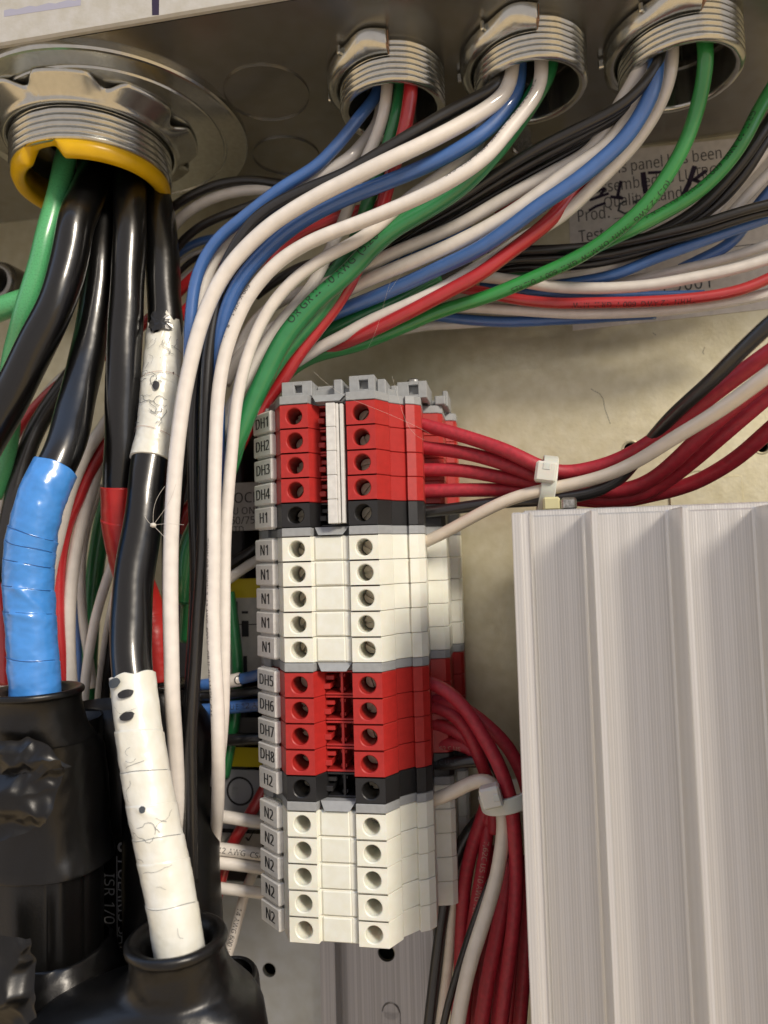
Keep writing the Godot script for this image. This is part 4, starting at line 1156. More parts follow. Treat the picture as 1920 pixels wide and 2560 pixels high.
func left_wires() -> void:
	var g := "wires in the gap between the blue taped and the black cable"
	wire("white_wire", "white wire passing behind the blue tape from the upper right", "white", 32, [[330, 960, 34], [290, 1020, 35], [253, 1077, 36], [226, 1113, 37], [199, 1167, 38], [177, 1222, 39], [163, 1270, 40], [144, 1350, 40], [125, 1430, 39], [115, 1520, 38]], g)
	var p := wire("red_wire", "glossy red wire right beside the blue tape", "red", 31, [[300, 1040, 32], [265, 1110, 33], [242, 1149, 34], [213, 1204, 35], [192, 1258, 36], [171, 1301, 36], [156, 1362, 36], [147, 1435, 36], [146, 1521, 36], [149, 1594, 36], [158, 1690, 35], [165, 1760, 34]], g)
	words_on(p, "12 AWG THHN", 1.3, 172, 1300, 0.5, "ink")
	wire("white_wire", "thick white wire right of the glossy red one", "white", 31, [[310, 1020, 30], [275, 1090, 31], [253, 1131, 32], [235, 1204, 33], [225, 1240, 33], [197, 1338, 34], [181, 1435, 34], [173, 1533, 34], [173, 1631, 34], [178, 1716, 34], [184, 1800, 33]], g)
	wire("grey_wire", "shaded grey white wire behind the thick white one", "white", 22, [[250, 1210, 24], [224, 1290, 24], [211, 1345, 24], [204, 1400, 24], [203, 1460, 24], [208, 1557, 24], [220, 1631, 24], [232, 1720, 24]], g)
	wire("blue_wire", "blue wire low in the shade behind the thick white one", "blue", 22, [[190, 1480, 20], [196, 1560, 20], [199, 1640, 20], [201, 1700, 20], [203, 1790, 20]], g)
	wire("dark_green_wire", "wide dark green wire deep in the shade", "green", 44, [[330, 1080, 18], [285, 1200, 18], [258, 1300, 18], [243, 1386, 18], [234, 1460, 18], [228, 1533, 18], [222, 1640, 18], [220, 1760, 18]], g)
	wire("tan_wire", "tan wire slanting down from behind the front black cable", "white", 24, [[320, 1310, 30], [295, 1370, 31], [276, 1423, 32], [256, 1484, 33], [236, 1557, 33], [219, 1655, 33], [209, 1753, 33], [204, 1830, 32]], g)
	wire("white_wire", "thin pale wire right of the slanting tan one", "white", 14, [[285, 1480, 26], [268, 1560, 26], [256, 1640, 26], [246, 1720, 26], [240, 1800, 26]], g)
	wire("brown_wire", "brown shaded wire against the front black cable", "black", 24, [[300, 1480, 24], [284, 1560, 24], [270, 1660, 24], [262, 1750, 24], [258, 1830, 24]], g)
	wire("red_wire", "red wire at the left edge beside the blue tape", "red", 30, [[-30, 1400, 34], [-12, 1470, 34], [2, 1540, 34], [10, 1620, 34], [14, 1710, 33]], g)
	wire("white_wire", "white wire in the lower left corner behind the blue tape", "white", 24, [[-20, 1560, 28], [2, 1640, 28], [14, 1700, 28], [18, 1770, 27]], g)
	wire("grey_wire", "dark slate wire between white wire and blue tape", "black", 46, [[236, 850, 26], [196, 915, 27], [135, 1000, 29], [97, 1060, 30], [74, 1110, 32], [54, 1170, 33], [42, 1215, 34], [24, 1300, 34], [4, 1400, 33], [-20, 1500, 31]], g)
	g = "wires crossing behind the strip on its left side"
	wire("grey_wire", "slate wire between the front white wire and the black pair", "black", 26, [[480, 1080, 38], [468, 1150, 37], [455, 1210, 36], [440, 1290, 34], [425, 1380, 32]], g)
	wire("white_wire", "blurred white wire slanting into the block side above the yellow sticker", "white", 26, [[545, 1470, 26], [575, 1445, 26], [610, 1420, 26], [650, 1396, 25], [690, 1375, 22]], g)
	wire("grey_wire", "slate wire slanting above the blurred white one", "black", 24, [[545, 1435, 24], [580, 1408, 24], [615, 1385, 24], [655, 1360, 22], [690, 1340, 20]], g)
	p = wire("blue_wire", "blue wire with a white sleeve marked C entering the DH5 row", "blue", 28, [[500, 1712, 30], [540, 1708, 30], [575, 1704, 30], [610, 1696, 30], [650, 1686, 29], [700, 1676, 26]], g)
	var sl := tube(p, p.get_meta("r") * 1.22, 20, p.length * 0.28, p.length * 0.52, p.get_meta("o"))
	var so := put("marker_sleeve", sl, M.white, p.get_meta("node"))
	print_on(so, p, p.get_meta("r") * 1.24, "C", 2.6, p.length * 0.46, 0.0, M.ink, p.get_meta("o"))
	wire("black_wire", "black wire entering between the two blue wires on the left of the strip", "black", 26, [[500, 1740, 28], [560, 1738, 28], [610, 1732, 28], [655, 1726, 27], [700, 1722, 25]], g)
	p = wire("blue_wire", "blue wire with dark print entering the DH6 row", "blue", 32, [[500, 1776, 29], [550, 1772, 29], [600, 1766, 29], [650, 1762, 28], [700, 1760, 25]], g)
	words_on(p, "BLUE 12 AWG", 1.5, 565, 1771, -0.2, "ink")
	wire("black_wire", "black wire entering the DH7 row with a grey sheen", "black", 30, [[500, 1856, 28], [550, 1852, 28], [600, 1848, 28], [650, 1846, 27], [700, 1846, 24]], g)
	wire("dark_green_wire", "green wire hanging down behind the left blue wires", "green", 30, [[572, 1480, 25], [579, 1530, 25], [586, 1590, 25], [594, 1660, 25], [592, 1740, 24], [585, 1810, 24], [572, 1880, 24], [560, 1940, 23]], g)
	wire("white_wire", "white wire entering the topmost N2 row", "white", 31, [[500, 2034, 30], [550, 2040, 30], [600, 2048, 30], [650, 2056, 28], [700, 2064, 26]], g)
	p = wire("white_wire", "white wire with black print entering the second N2 row", "white", 31, [[500, 2118, 30], [550, 2122, 30], [600, 2128, 30], [650, 2136, 28], [700, 2144, 26]], g)
	words_on(p, "12 AWG  CSA", 1.5, 555, 2122, -0.2, "ink")
	wire("white_wire", "white wire entering just below the printed white one", "white", 30, [[500, 2155, 31], [550, 2157, 31], [600, 2162, 30], [650, 2170, 28], [700, 2180, 26]], g)
	wire("white_wire", "white wire entering the lowest N2 rows", "white", 28, [[500, 2214, 30], [550, 2220, 30], [600, 2226, 30], [650, 2232, 28], [700, 2240, 26]], g)
	wire("crimson_wire", "red wire slanting down behind the white wires left of the N2 blocks", "red", 30, [[690, 1920, 22], [662, 1972, 24], [634, 2020, 26], [606, 2068, 26], [580, 2110, 25], [562, 2160, 25], [550, 2210, 24], [538, 2260, 23]], g)
	p = wire("white_wire", "printed white wire slanting down below the N2 rows to the boot", "white", 26, [[650, 2150, 23], [628, 2190, 24], [610, 2240, 25], [595, 2300, 26], [578, 2360, 26], [556, 2420, 26], [530, 2480, 25]], g)
	words_on(p, "14 AWG 600 V", 1.4, 606, 2260, 0.0, "ink")

func cable_tie(label: String, c: Vector3, head: Vector3, along: Vector3, ra: float, rb: float, wide: float, start: float, finish: float) -> Node3D:
	# a strap round the bundle whose run is «along»; ra lies level, rb in depth
	var t := thing("cable_tie", label, "cable tie", "nylon cable ties", c)
	var u := along.normalized()
	var z := (Vector3.BACK - u * u.z).normalized()
	var x := u.cross(z)
	var f := func(i: int, j: int) -> Vector3:
		var a := lerpf(start, finish, i / 48.0)
		var sect := [[-wide, 0.0], [-wide, 0.9], [-wide + 0.3, 1.15], [wide - 0.3, 1.15], [wide, 0.9], [wide, 0.0]]
		var q: Array = sect[j]
		return (x * cos(a) * (ra + q[1]) + z * sin(a) * (rb + q[1])) + u * q[0]
	put("strap", grid(49, 6, f, true, true, true), M.nylon, t)
	var st := flat()
	var b := Basis(x, u, z)
	box(st, Vector3(-2.6, -2.6, -2.2), Vector3(2.6, 2.6, 2.2), 0.55, Transform3D(b, head - c))
	var h := put("head", st.commit(), M.nylon, t)
	st = flat()
	box(st, Vector3(-2.2, -1.0, 1.6), Vector3(-0.4, 1.0, 2.35), 0.2, Transform3D(b, head - c))
	put("pawl", st.commit(), M.nylon, h)
	return t

func build_ties() -> void:
	var a := at(1300, 1200, 36)
	var b := at(1430, 1215, 36)
	var c := at(1368, 1215, 35)
	cable_tie("pale nylon cable tie round the red bundle above the heat sink", c, at(1364, 1181, 43.5), b - a, 6.8, 8.2, 1.9, 0.0, TAU)
	var t := thing("tie_mount", "small clear mounting clip with a bright screw under the upper cable tie", "tie mount", "", at(1392, 1262, 40))
	var st := flat()
	box(st, Vector3(-3.6, -1.6, -4), Vector3(0.6, 1.8, 4), 0.5)
	put("clip", st.commit(), mat(Color(0.55, 0.52, 0.30), 0.3), t)
	st = flat()
	box(st, Vector3(0.7, -1.7, -3), Vector3(4.6, 1.5, 4.4), 0.6)
	put("screw_head", st.commit(), M.bolt, t)
	var a2 := at(1238, 1900, 36)
	var b2 := at(1285, 2060, 36)
	var c2 := at(1270, 1992, 34)
	cable_tie("pale nylon cable tie with its head turned left beside the heat sink", c2, at(1228, 1990, 41.5), b2 - a2, 6.4, 6.6, 1.9, 0.0, TAU)

# ---------------------------------------------------------------- thick cables, tapes and insulated connectors
func cable(label: String, r: float, pts: Array, m: Material, up := -1) -> Array:
	var q := route(pts)
	if up >= 0:
		var c: Vector3 = mouths[up][0]
		q.insert(0, Vector3(lerpf(q[0].x, c.x, 0.3), TOP + 25.0, lerpf(q[0].z, c.z, 0.3)))
	var p := path_of(q, 1.0)
	var o := p.p[p.p.size() / 2]
	var ph := rng.randf() * 9.0
	var f := func(s: float, a: float) -> float: return r + 0.10 * sin(s * 0.11 + ph) + 0.06 * sin(s * 0.31 + a * 2.0 + ph) + 0.05 * sin(a * 3.0 + s * 0.05)
	var n := put("cable", tube(p, f, 36, 0.0, -1.0, o), m, self, o)
	tag(n, label, "cable", "thick cables from the large fitting")
	return [n, p, o, r]

func s_of(p: Path, v: float) -> float:       # how far along the cable a height of the photograph lies
	var best := 0.0
	var near := 1e9
	for i in p.p.size():
		var q := turn.inverse() * (p.p[i] - eye)
		var y := 1280.0 + F * q.y / q.z
		if absf(y - v) < near:
			near = absf(y - v)
			best = i * p.step
	return best

func tape(called: String, c: Array, s0: float, s1: float, m: Material, turns: Array, thick: float, ragged := 0.0, seed_no := 1, rough := 0.11, creases := []) -> MeshInstance3D:
	# turns: how far along each visible turn of the tape begins, at the front of the cable
	var p: Path = c[1]
	var r: float = c[3]
	var w := FastNoiseLite.new()
	w.seed = seed_no
	w.frequency = 0.09
	w.fractal_type = FastNoiseLite.FRACTAL_NONE
	var f := func(i: int, j: int) -> Vector3:
		var a := TAU * j / 72.0
		var e0 := s0
		if ragged > 0.0:
			e0 = s0 + ragged * (0.5 + w.get_noise_2d(cos(a) * 13.0, sin(a) * 13.0 + 50.0)) + ragged * 0.10 * w.get_noise_2d(cos(a) * 50.0, sin(a) * 50.0)
		var s := lerpf(e0, s1, i / 299.0)
		var lead := s + wrapf(a, -PI, PI) * 0.85
		var ledge := 0.0
		for k: float in turns:
			var d := lead - k
			if d > 0.0:
				ledge = 0.05 + 0.20 * exp(-d * 0.22) * smoothstep(0.0, 0.12, d)
		var rr := r + thick + ledge + rough * w.get_noise_3d(cos(a) * 9.0, sin(a) * 9.0, s * 2.2) + rough * 0.3 * w.get_noise_3d(cos(a) * 30.0, sin(a) * 30.0, s * 6.0)
		for q: Array in creases:      # a fold: where it starts and ends (along, round) and how high it stands
			var u := Vector2(s, wrapf(a, -PI, PI) * r)
			var e := Vector2(q[0], q[1] * r)
			var g := Vector2(q[2], q[3] * r)
			var t := clampf((u - e).dot(g - e) / (g - e).length_squared(), 0.0, 1.0)
			var d := u.distance_to(e.lerp(g, t))
			rr += q[4] * exp(-d * d / 0.55) * (1.0 - 0.6 * t)
		if i == 0 or i == 299:
			rr = r - 0.2
		var k := p.sample(s)
		return k[0] + (k[2] * cos(a) + k[3] * sin(a)) * rr - c[2]
	return put(called, grid(300, 72, f, true), m, c[0])

func seam(c: Array, s: float, slope: float, thick: float, parent: Node, m: Material, wide := 0.16) -> void:
	var st := flat()
	var pts := PackedVector2Array()
	for k in 33:
		var a := lerpf(-1.55, 1.55, k / 32.0)
		pts.append(Vector2(s + slope * a + 0.15 * sin(a * 3.0 + s), a))
	on_tube(st, c[1], c[3] + thick, pts, wide, c[2])
	put("tape_edge", st.commit(), m, parent)

func cracks(c: Array, s0: float, s1: float, count: int, thick: float, parent: Node, seed_no: int, wide := 0.13, spread := 0.9) -> void:
	var st := flat()
	var q := RandomNumberGenerator.new()
	q.seed = seed_no
	for k in count:
		var s := q.randf_range(s0, s1)
		var a := q.randf_range(-spread, spread)
		var dir := q.randf_range(0, TAU)
		var pts := PackedVector2Array([Vector2(s, a)])
		for i in q.randi_range(3, 9):
			dir += q.randf_range(-0.9, 0.9)
			s += cos(dir) * 0.65
			a += sin(dir) * 0.65 / c[3]
			pts.append(Vector2(s, a))
		on_tube(st, c[1], c[3] + thick, pts, wide * q.randf_range(0.5, 1.3), c[2])
	var o := put("cracks", st.commit(), M.grey_ink, parent)
	o.set_meta("kind", "stuff")

func spot(c: Array, s: float, a: float, rs: float, ra: float, thick: float, parent: Node, m: Material, seed_no: int, called := "black_spot") -> void:
	var st := flat()
	var w := FastNoiseLite.new()
	w.seed = seed_no
	w.frequency = 0.8
	var n := 22
	var p: Path = c[1]
	var at_edge := func(k: int, share: float) -> Vector3:
		var t := TAU * k / n
		var wob := 1.0 + (0.6 if called == "bare_patch" else 0.15) * w.get_noise_2d(cos(t) * 1.5, sin(t) * 1.5)
		var q := p.sample(s + cos(t) * rs * wob * share)
		var aa: float = a + sin(t) * ra * wob * share / c[3]
		return q[0] + (q[2] * cos(aa) + q[3] * sin(aa)) * (c[3] + thick + 0.2) - c[2]
	var q0 := p.sample(s)
	var out: Vector3 = q0[2] * cos(a) + q0[3] * sin(a)
	var mid: Vector3 = q0[0] + out * (c[3] + thick + 0.2) - c[2]
	for k in n:
		tri(st, mid, at_edge.call(k, 0.5), at_edge.call((k + 1) % n, 0.5), out)
		quad(st, at_edge.call(k, 0.5), at_edge.call((k + 1) % n, 0.5), at_edge.call((k + 1) % n, 1.0), at_edge.call(k, 1.0), out)
	put(called, st.commit(), m, parent)

func build_cables() -> void:
	cable("pale green ground cable leaving the yellow bushing at the far left", 2.95, [[170, 372, 47], [165, 389, 48], [150, 461, 50], [134, 525, 52], [116, 597, 54], [98, 669, 54], [76, 742, 54], [60, 790, 53], [45, 842, 50], [32, 900, 47], [25, 960, 44], [25, 1040, 40], [18, 1110, 38], [4, 1170, 37], [-20, 1240, 36]], M.cable_green, 3)
	var stub := cable("short green ground cable coming in level from the left edge", 3.2, [[-60, 800, 42], [-20, 781, 43], [20, 765, 43], [60, 750, 42], [100, 738, 38], [130, 745, 33]], M.cable_green)
	cable("black cable swinging out to the left edge in front of the green one", 4.7, [[236, 410, 42], [230, 454, 46], [208, 510, 51], [190, 555, 55], [172, 656, 57], [143, 757, 59], [93, 859, 60], [44, 960, 60], [2, 1040, 60], [-40, 1115, 60], [-80, 1190, 60]], M.cable, 3)
	var c2 := cable("black cable that ends in a long blue tape wrapping", 4.6, [[262, 410, 35], [260, 500, 40], [256, 600, 43], [251, 656, 45], [243, 757, 47], [231, 825, 49], [211, 926, 53], [186, 1028, 58], [172, 1095, 62], [150, 1150, 65], [128, 1190, 67], [106, 1240, 69], [83, 1328, 70], [73, 1411, 70], [73, 1508, 70], [78, 1557, 70], [83, 1655, 70], [88, 1716, 70], [90, 1790, 70]], M.cable, 3)
	var c3 := cable("black cable with long bright reflections and a red tape band", 4.45, [[322, 405, 39], [326, 454, 43], [325, 520, 47], [325, 589, 50], [317, 757, 52], [309, 926, 53], [305, 1095, 53], [302, 1150, 53], [299, 1240, 52], [306, 1330, 50], [325, 1420, 47], [360, 1510, 45], [385, 1600, 45], [395, 1690, 45], [398, 1760, 45]], M.cable, 3)
	var c4 := cable("black cable with flaking white paint and white tape running down into the front boot", 4.75, [[368, 405, 30], [383, 480, 35], [397, 555, 39], [407, 656, 43], [411, 757, 45], [415, 808, 46], [405, 926, 49], [390, 1095, 54], [377, 1136, 56], [357, 1304, 60], [333, 1454, 63], [327, 1603, 66], [332, 1694, 68], [351, 1848, 71], [379, 2014, 74], [415, 2180, 76], [445, 2347, 78], [455, 2430, 79]], M.cable, 3)
	# blue tape
	var s0 := s_of(c2[1], 1172)
	var bt := []
	for v: float in [1333, 1357, 1408, 1463, 1524, 1643]:
		bt.append(s_of(c2[1], v))
	var blue := tape("blue_tape", c2, s0, c2[1].length, M.blue_tape, bt, 1.0, 0.2, 4, 0.20, [[bt[3], -0.15, bt[3] + 5.0, -0.95, 0.55], [bt[4], 0.1, bt[4] + 3.0, -1.3, 0.4], [bt[2] + 0.5, -0.3, bt[2] + 3.5, 0.2, 0.2], [bt[4] + 2.0, 0.0, bt[4] + 9.0, 0.25, 0.25]])
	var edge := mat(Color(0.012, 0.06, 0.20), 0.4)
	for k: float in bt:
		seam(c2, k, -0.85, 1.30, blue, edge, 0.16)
	# red tape
	tape("red_tape", c3, s_of(c3[1], 1219), s_of(c3[1], 1708), M.red_tape, [s_of(c3[1], 1300), s_of(c3[1], 1540)], 0.4, 0.1, 8)
	# white tapes
	var w1 := tape("white_tape", c4, s_of(c4[1], 800), s_of(c4[1], 1150), M.white_tape, [s_of(c4[1], 960)], 0.32, 6.0, 17, 0.15)
	cracks(c4, s_of(c4[1], 940), s_of(c4[1], 1090), 24, 0.78, w1, 5, 0.14, 1.0)
	cracks(c4, s_of(c4[1], 850), s_of(c4[1], 930), 9, 0.78, w1, 15, 0.12, 1.0)
	spot(c4, s_of(c4[1], 833), -0.25, 3.0, 2.6, 0.85, w1, M.cable, 3, "bare_patch")
	spot(c4, s_of(c4[1], 992), -0.3, 1.3, 0.75, 0.8, w1, M.ink, 4)
	seam(c4, s_of(c4[1], 955), 0.5, 0.75, w1, M.gold_ink, 0.14)
	seam(c4, s_of(c4[1], 1092), -0.8, 0.75, w1, M.gold_ink, 0.14)
	var wt := []
	for v: float in [1829, 1927, 2004, 2083, 2141, 2255]:
		wt.append(s_of(c4[1], v))
	var w2 := tape("white_tape", c4, s_of(c4[1], 1688), c4[1].length, M.white_tape, wt, 0.45, 0.5, 23, 0.11, [[wt[2] + 1.0, -0.1, wt[2] + 3.0, -0.5, 0.4], [wt[1] - 2.0, 0.1, wt[1] + 2.0, -0.1, 0.25], [wt[3] + 1.0, -0.6, wt[3] + 4.0, -0.3, 0.25], [wt[0], 0.3, wt[0] + 5.0, 0.4, 0.2]])
	cracks(c4, s_of(c4[1], 1760), s_of(c4[1], 2380), 16, 0.85, w2, 9, 0.07, 0.7)
	spot(c4, s_of(c4[1], 1742), -0.2, 0.95, 1.5, 1.02, w2, M.ink, 6)
	spot(c4, s_of(c4[1], 1788), -0.15, 1.0, 1.4, 1.0, w2, M.ink, 7)
	spot(c4, s_of(c4[1], 1702), 0.25, 1.1, 1.5, 1.0, w2, M.grey_ink, 8)
	spot(c4, s_of(c4[1], 2020), -0.2, 0.7, 0.6, 1.0, w2, M.grey_ink, 9)
	for k: int in [1, 3, 5]:
		seam(c4, wt[k], -0.85, 0.76, w2, M.grey_ink, 0.10)

# a rubber cover built from level rings: [v of the ring in the photograph, u of its middle, depth of its middle, half width, half depth, squareness]
func rings(list: Array, m: Material, parent: Node, called: String, o: Vector3, bump := 0.15, seed_no := 3, n := 72, cap := true, uneven := 0.35) -> MeshInstance3D:
	var w := FastNoiseLite.new()
	w.seed = seed_no
	w.frequency = 0.05
	var c: Array[Vector3] = []
	var s: Array[Vector3] = []
	for q: Array in list:
		c.append(at(q[1], q[0], q[2]))
		s.append(Vector3(q[3], q[4], q[5]))
	var fine := 5
	var f := func(i: int, j: int) -> Vector3:
		var k := mini(i / fine, c.size() - 2)
		var t := float(i - k * fine) / fine
		var k0 := maxi(k - 1, 0)
		var k3 := mini(k + 2, c.size() - 1)
		var mid := c[k].cubic_interpolate(c[k + 1], c[k0], c[k3], t)
		var sz := s[k].cubic_interpolate(s[k + 1], s[k0], s[k3], t)
		var a := TAU * j / n
		var e := sz.z
		var x := signf(sin(a)) * pow(absf(sin(a)), e) * sz.x
		var z := signf(cos(a)) * pow(absf(cos(a)), e) * sz.y
		var p := mid + Vector3(x, 0, z)
		return p + Vector3(sin(a), 0, cos(a)) * (bump * w.get_noise_3d(p.x * 4.0, p.y * 4.0, p.z * 4.0) + uneven * w.get_noise_3d(p.x, p.y, p.z)) - o
	return put(called, grid((c.size() - 1) * fine + 1, n, f, true, false, cap, true), m, parent)

func crumple(list: Array, zs: Array, m: Material, parent: Node, called: String, o: Vector3, fold: float, seed_no: int) -> void:
	# a creased piece of tape: four corners (u, v), their depths, thrown into folds
	var w := FastNoiseLite.new()
	w.seed = seed_no
	w.fractal_type = FastNoiseLite.FRACTAL_RIDGED
	w.fractal_octaves = 2
	w.frequency = 0.055
	var w2 := FastNoiseLite.new()
	w2.seed = seed_no + 5
	w2.frequency = 0.05
	w2.fractal_type = FastNoiseLite.FRACTAL_NONE
	var k: Array[Vector3] = []
	for i in 4:
		k.append(at(list[i].x, list[i].y, zs[i]))
	var n := 56
	var mid := (k[0] + k[1] + k[2] + k[3]) / 4.0
	var f := func(i: int, j: int) -> Vector3:
		var u := float(i) / (n - 1)
		var v := float(j) / (n - 1)
		var p := k[0].lerp(k[1], u).lerp(k[3].lerp(k[2], u), v)
		var d := fold * (0.5 * w.get_noise_2d(p.x * 0.8, p.y * 0.9) + 0.9 * w2.get_noise_2d(p.x * 1.2, p.y * 1.6) + 0.04 * w2.get_noise_2d(p.x * 5.0, p.y * 5.0))
		var rim := minf(minf(u, 1.0 - u), minf(v, 1.0 - v))
		var side := Vector3(w2.get_noise_2d(p.y * 5.0, 3.0), w2.get_noise_2d(p.x * 5.0, 9.0), 0) * 0.6
		return p + Vector3(0, 0, d + 2.0 * smoothstep(0.0, 0.4, rim) - 1.0) + side - o
	var g := grid(n, n, f, false)
	put(called, g, m, parent)

func build_boots() -> void:
	# connector under the blue tape
	var o := at(90, 1800, 66)
	var t := thing("insulated_connector", "black rubber boot and taped connector body below the blue tape at the left edge", "connector", "insulated cable connectors at the lower left", o)
	rings([[1740, 88, 69, 7.4, 7.4, 1.0], [1728, 88, 69, 8.6, 8.6, 1.0], [1721, 88, 69, 10.2, 10.0, 1.0], [1724, 88, 69, 11.0, 10.8, 1.0], [1734, 88, 69, 11.1, 10.9, 1.0], [1742, 88, 69, 10.4, 10.2, 1.0], [1770, 88, 68, 10.5, 10.2, 0.95], [1810, 90, 67, 11.2, 10.6, 0.9], [1845, 90, 65, 13.6, 11.5, 0.85], [1880, 88, 63, 15.6, 12.4, 0.82], [1940, 86, 61, 16.3, 13.0, 0.8], [2150, 84, 60, 16.3, 13.0, 0.8]], M.rubber, t, "boot", o, 0.15, 3, 96, false, 0.5)
	rings([[1846, 90, 65, 14.4, 12.2, 0.85], [1880, 88, 63, 16.3, 13.1, 0.82], [1960, 86, 61, 17.2, 13.7, 0.8], [2060, 86, 60, 17.6, 13.9, 0.8], [2143, 92, 60, 18.6, 14.1, 0.78], [2149, 92, 60, 18.2, 13.7, 0.78]], M.black_tape, t, "tape_wrap", o, 0.25, 8, 96, false, 0.8)
	# ribbed body
	var cb := at(84, 2260, 59)
	var f := func(i: int, j: int) -> Vector3:
		var a := TAU * j / 240.0
		var y := lerpf(46.0, -46.0, i / 20.0)
		var rib := 0.85 * sqrt(absf(sin(a * 4.0 + 0.5))) + 0.35 * sin(a * 9.0)
		var e := 0.72
		return cb + Vector3(signf(sin(a)) * pow(absf(sin(a)), e) * (15.6 + rib), y, signf(cos(a)) * pow(absf(cos(a)), e) * (12.0 + rib)) - o
	put("ribbed_body", grid(21, 240, f, true, false, false, true), M.rubber, t)
	rings([[2352, 84, 60, 17.4, 13.6, 0.78], [2362, 84, 60, 18.4, 14.4, 0.78], [2420, 90, 61, 20.0, 15.0, 0.8], [2500, 96, 62, 20.6, 15.6, 0.8], [2600, 96, 62, 20.0, 15.0, 0.8]], M.black_tape, t, "tape_wrap", o, 0.4, 12, 96, false, 1.6)
	crumple([Vector2(-50, 1855), Vector2(75, 1850), Vector2(176, 1912), Vector2(-30, 1960)], [80.0, 80.0, 78.0, 82.0], M.black_tape, t, "tape_flap", o, 1.5, 31)
	crumple([Vector2(-60, 1905), Vector2(160, 1898), Vector2(118, 2060), Vector2(-60, 2128)], [80.0, 79.0, 79.5, 81.0], M.black_tape, t, "tape_flap", o, 2.5, 40)
	crumple([Vector2(-60, 2330), Vector2(70, 2352), Vector2(88, 2600), Vector2(-60, 2620)], [80.0, 80.0, 81.0, 82.0], M.black_tape, t, "tape_flap", o, 1.8, 55)
	# connector behind, in which the red taped cable ends
	o = at(420, 1900, 44)
	t = thing("insulated_connector", "black rubber connector behind the front white wires, below the red tape", "connector", "insulated cable connectors at the lower left", o)
	rings([[1722, 398, 45, 6.0, 6.0, 1.0], [1710, 398, 45, 7.2, 7.2, 1.0], [1704, 398, 45, 8.6, 8.6, 1.0], [1708, 398, 45, 9.2, 9.2, 1.0], [1716, 398, 45, 9.0, 9.0, 1.0], [1722, 400, 45, 8.4, 8.4, 1.0], [1750, 404, 45, 9.0, 8.6, 0.95], [1790, 414, 44, 11.0, 9.6, 0.9], [1830, 424, 43, 12.4, 10.6, 0.85], [1880, 428, 42, 12.0, 11.0, 0.82], [2000, 428, 42, 12.0, 11.2, 0.8], [2150, 430, 42, 12.2, 11.2, 0.8], [2380, 436, 42, 12.8, 11.2, 0.8]], M.rubber, t, "boot", o, 0.12, 14, 84, true, 0.4)
	# dark connector in the gap with lettering that reads downwards
	o = at(290, 2120, 44)
	t = thing("insulated_connector", "black connector body with vertical grey lettering in the gap left of the white taped cable", "connector", "insulated cable connectors at the lower left", o)
	var st := flat()
	box(st, Vector3(-11, -60, -14), Vector3(11, 20, 0), 1.5)
	put("body", st.commit(), M.rubber, t)
	rings([[1760, 262, 40, 10.0, 9.0, 0.9], [1800, 262, 42, 10.8, 9.0, 0.9], [1870, 280, 42, 11.0, 8.0, 0.85], [2080, 292, 40, 11.0, 7.0, 0.8]], M.rubber, t, "boot", o, 0.12, 15, 64, true, 0.3)
	st = flat()
	letters(st, "POLARIS SALES", 3.0, at(307, 2148, 44.05) - o, Vector3.DOWN, Vector3.RIGHT)
	letters(st, "ISR 1/0", 3.0, at(273, 2182, 44.05) - o, Vector3.DOWN, Vector3.RIGHT)
	put("lettering", st.commit(), M.pale_ink, t)
	st = flat()
	var lx := at(292, 2140, 44.04) - o
	quad(st, lx + Vector3(-0.12, 0, 0), lx + Vector3(0.12, 0, 0), lx + Vector3(0.12, -22, 0), lx + Vector3(-0.12, -22, 0), Vector3.BACK)
	for k in 3:
		var q := at(305, 2072 + k * 23, 44.04) - o
		ring_groove(st, q, Vector3.RIGHT, Vector3.UP, 1.0, 0.35, 0.02, 0.0, TAU, 20)
	put("emblem", st.commit(), M.pale_ink, t)
	# front boot with the white taped cable
	o = at(440, 2400, 76)
	t = thing("insulated_connector", "front black rubber boot with a thick rounded rim round the white taped cable", "connector", "insulated cable connectors at the lower left", o)
	rings([[2420, 446, 78, 6.2, 6.2, 1.0], [2370, 443, 78, 7.0, 7.0, 1.0], [2346, 441, 78, 7.9, 7.9, 1.0], [2336, 440, 78, 9.0, 9.0, 1.0], [2334, 440, 78, 9.9, 9.9, 1.0], [2342, 440, 78, 10.6, 10.6, 1.0], [2356, 441, 78, 10.5, 10.5, 1.0], [2364, 442, 78, 9.7, 9.8, 1.0], [2390, 446, 77, 10.2, 10.0, 1.0], [2420, 450, 76, 11.0, 10.6, 1.0], [2445, 448, 75, 12.8, 11.4, 0.95], [2462, 438, 75, 15.4, 12.4, 0.9], [2482, 424, 75, 18.6, 13.4, 0.88], [2510, 400, 75, 22.5, 14.5, 0.86], [2545, 372, 76, 25.6, 16.0, 0.86], [2620, 350, 78, 28.0, 18.5, 0.86], [2720, 345, 78, 28.0, 18.5, 0.86]], M.rubber, t, "boot", o, 0.18, 19, 110, true, 0.5)
	rings([[2452, 558, 66, 6.2, 9.0, 1.0], [2449, 560, 66, 7.0, 9.8, 1.0], [2470, 566, 66, 7.2, 9.6, 0.95], [2540, 574, 67, 6.6, 9.6, 0.9], [2640, 580, 68, 6.6, 9.8, 0.9]], M.rubber, t, "side_flap", o, 0.1, 27, 48, false, 0.3)

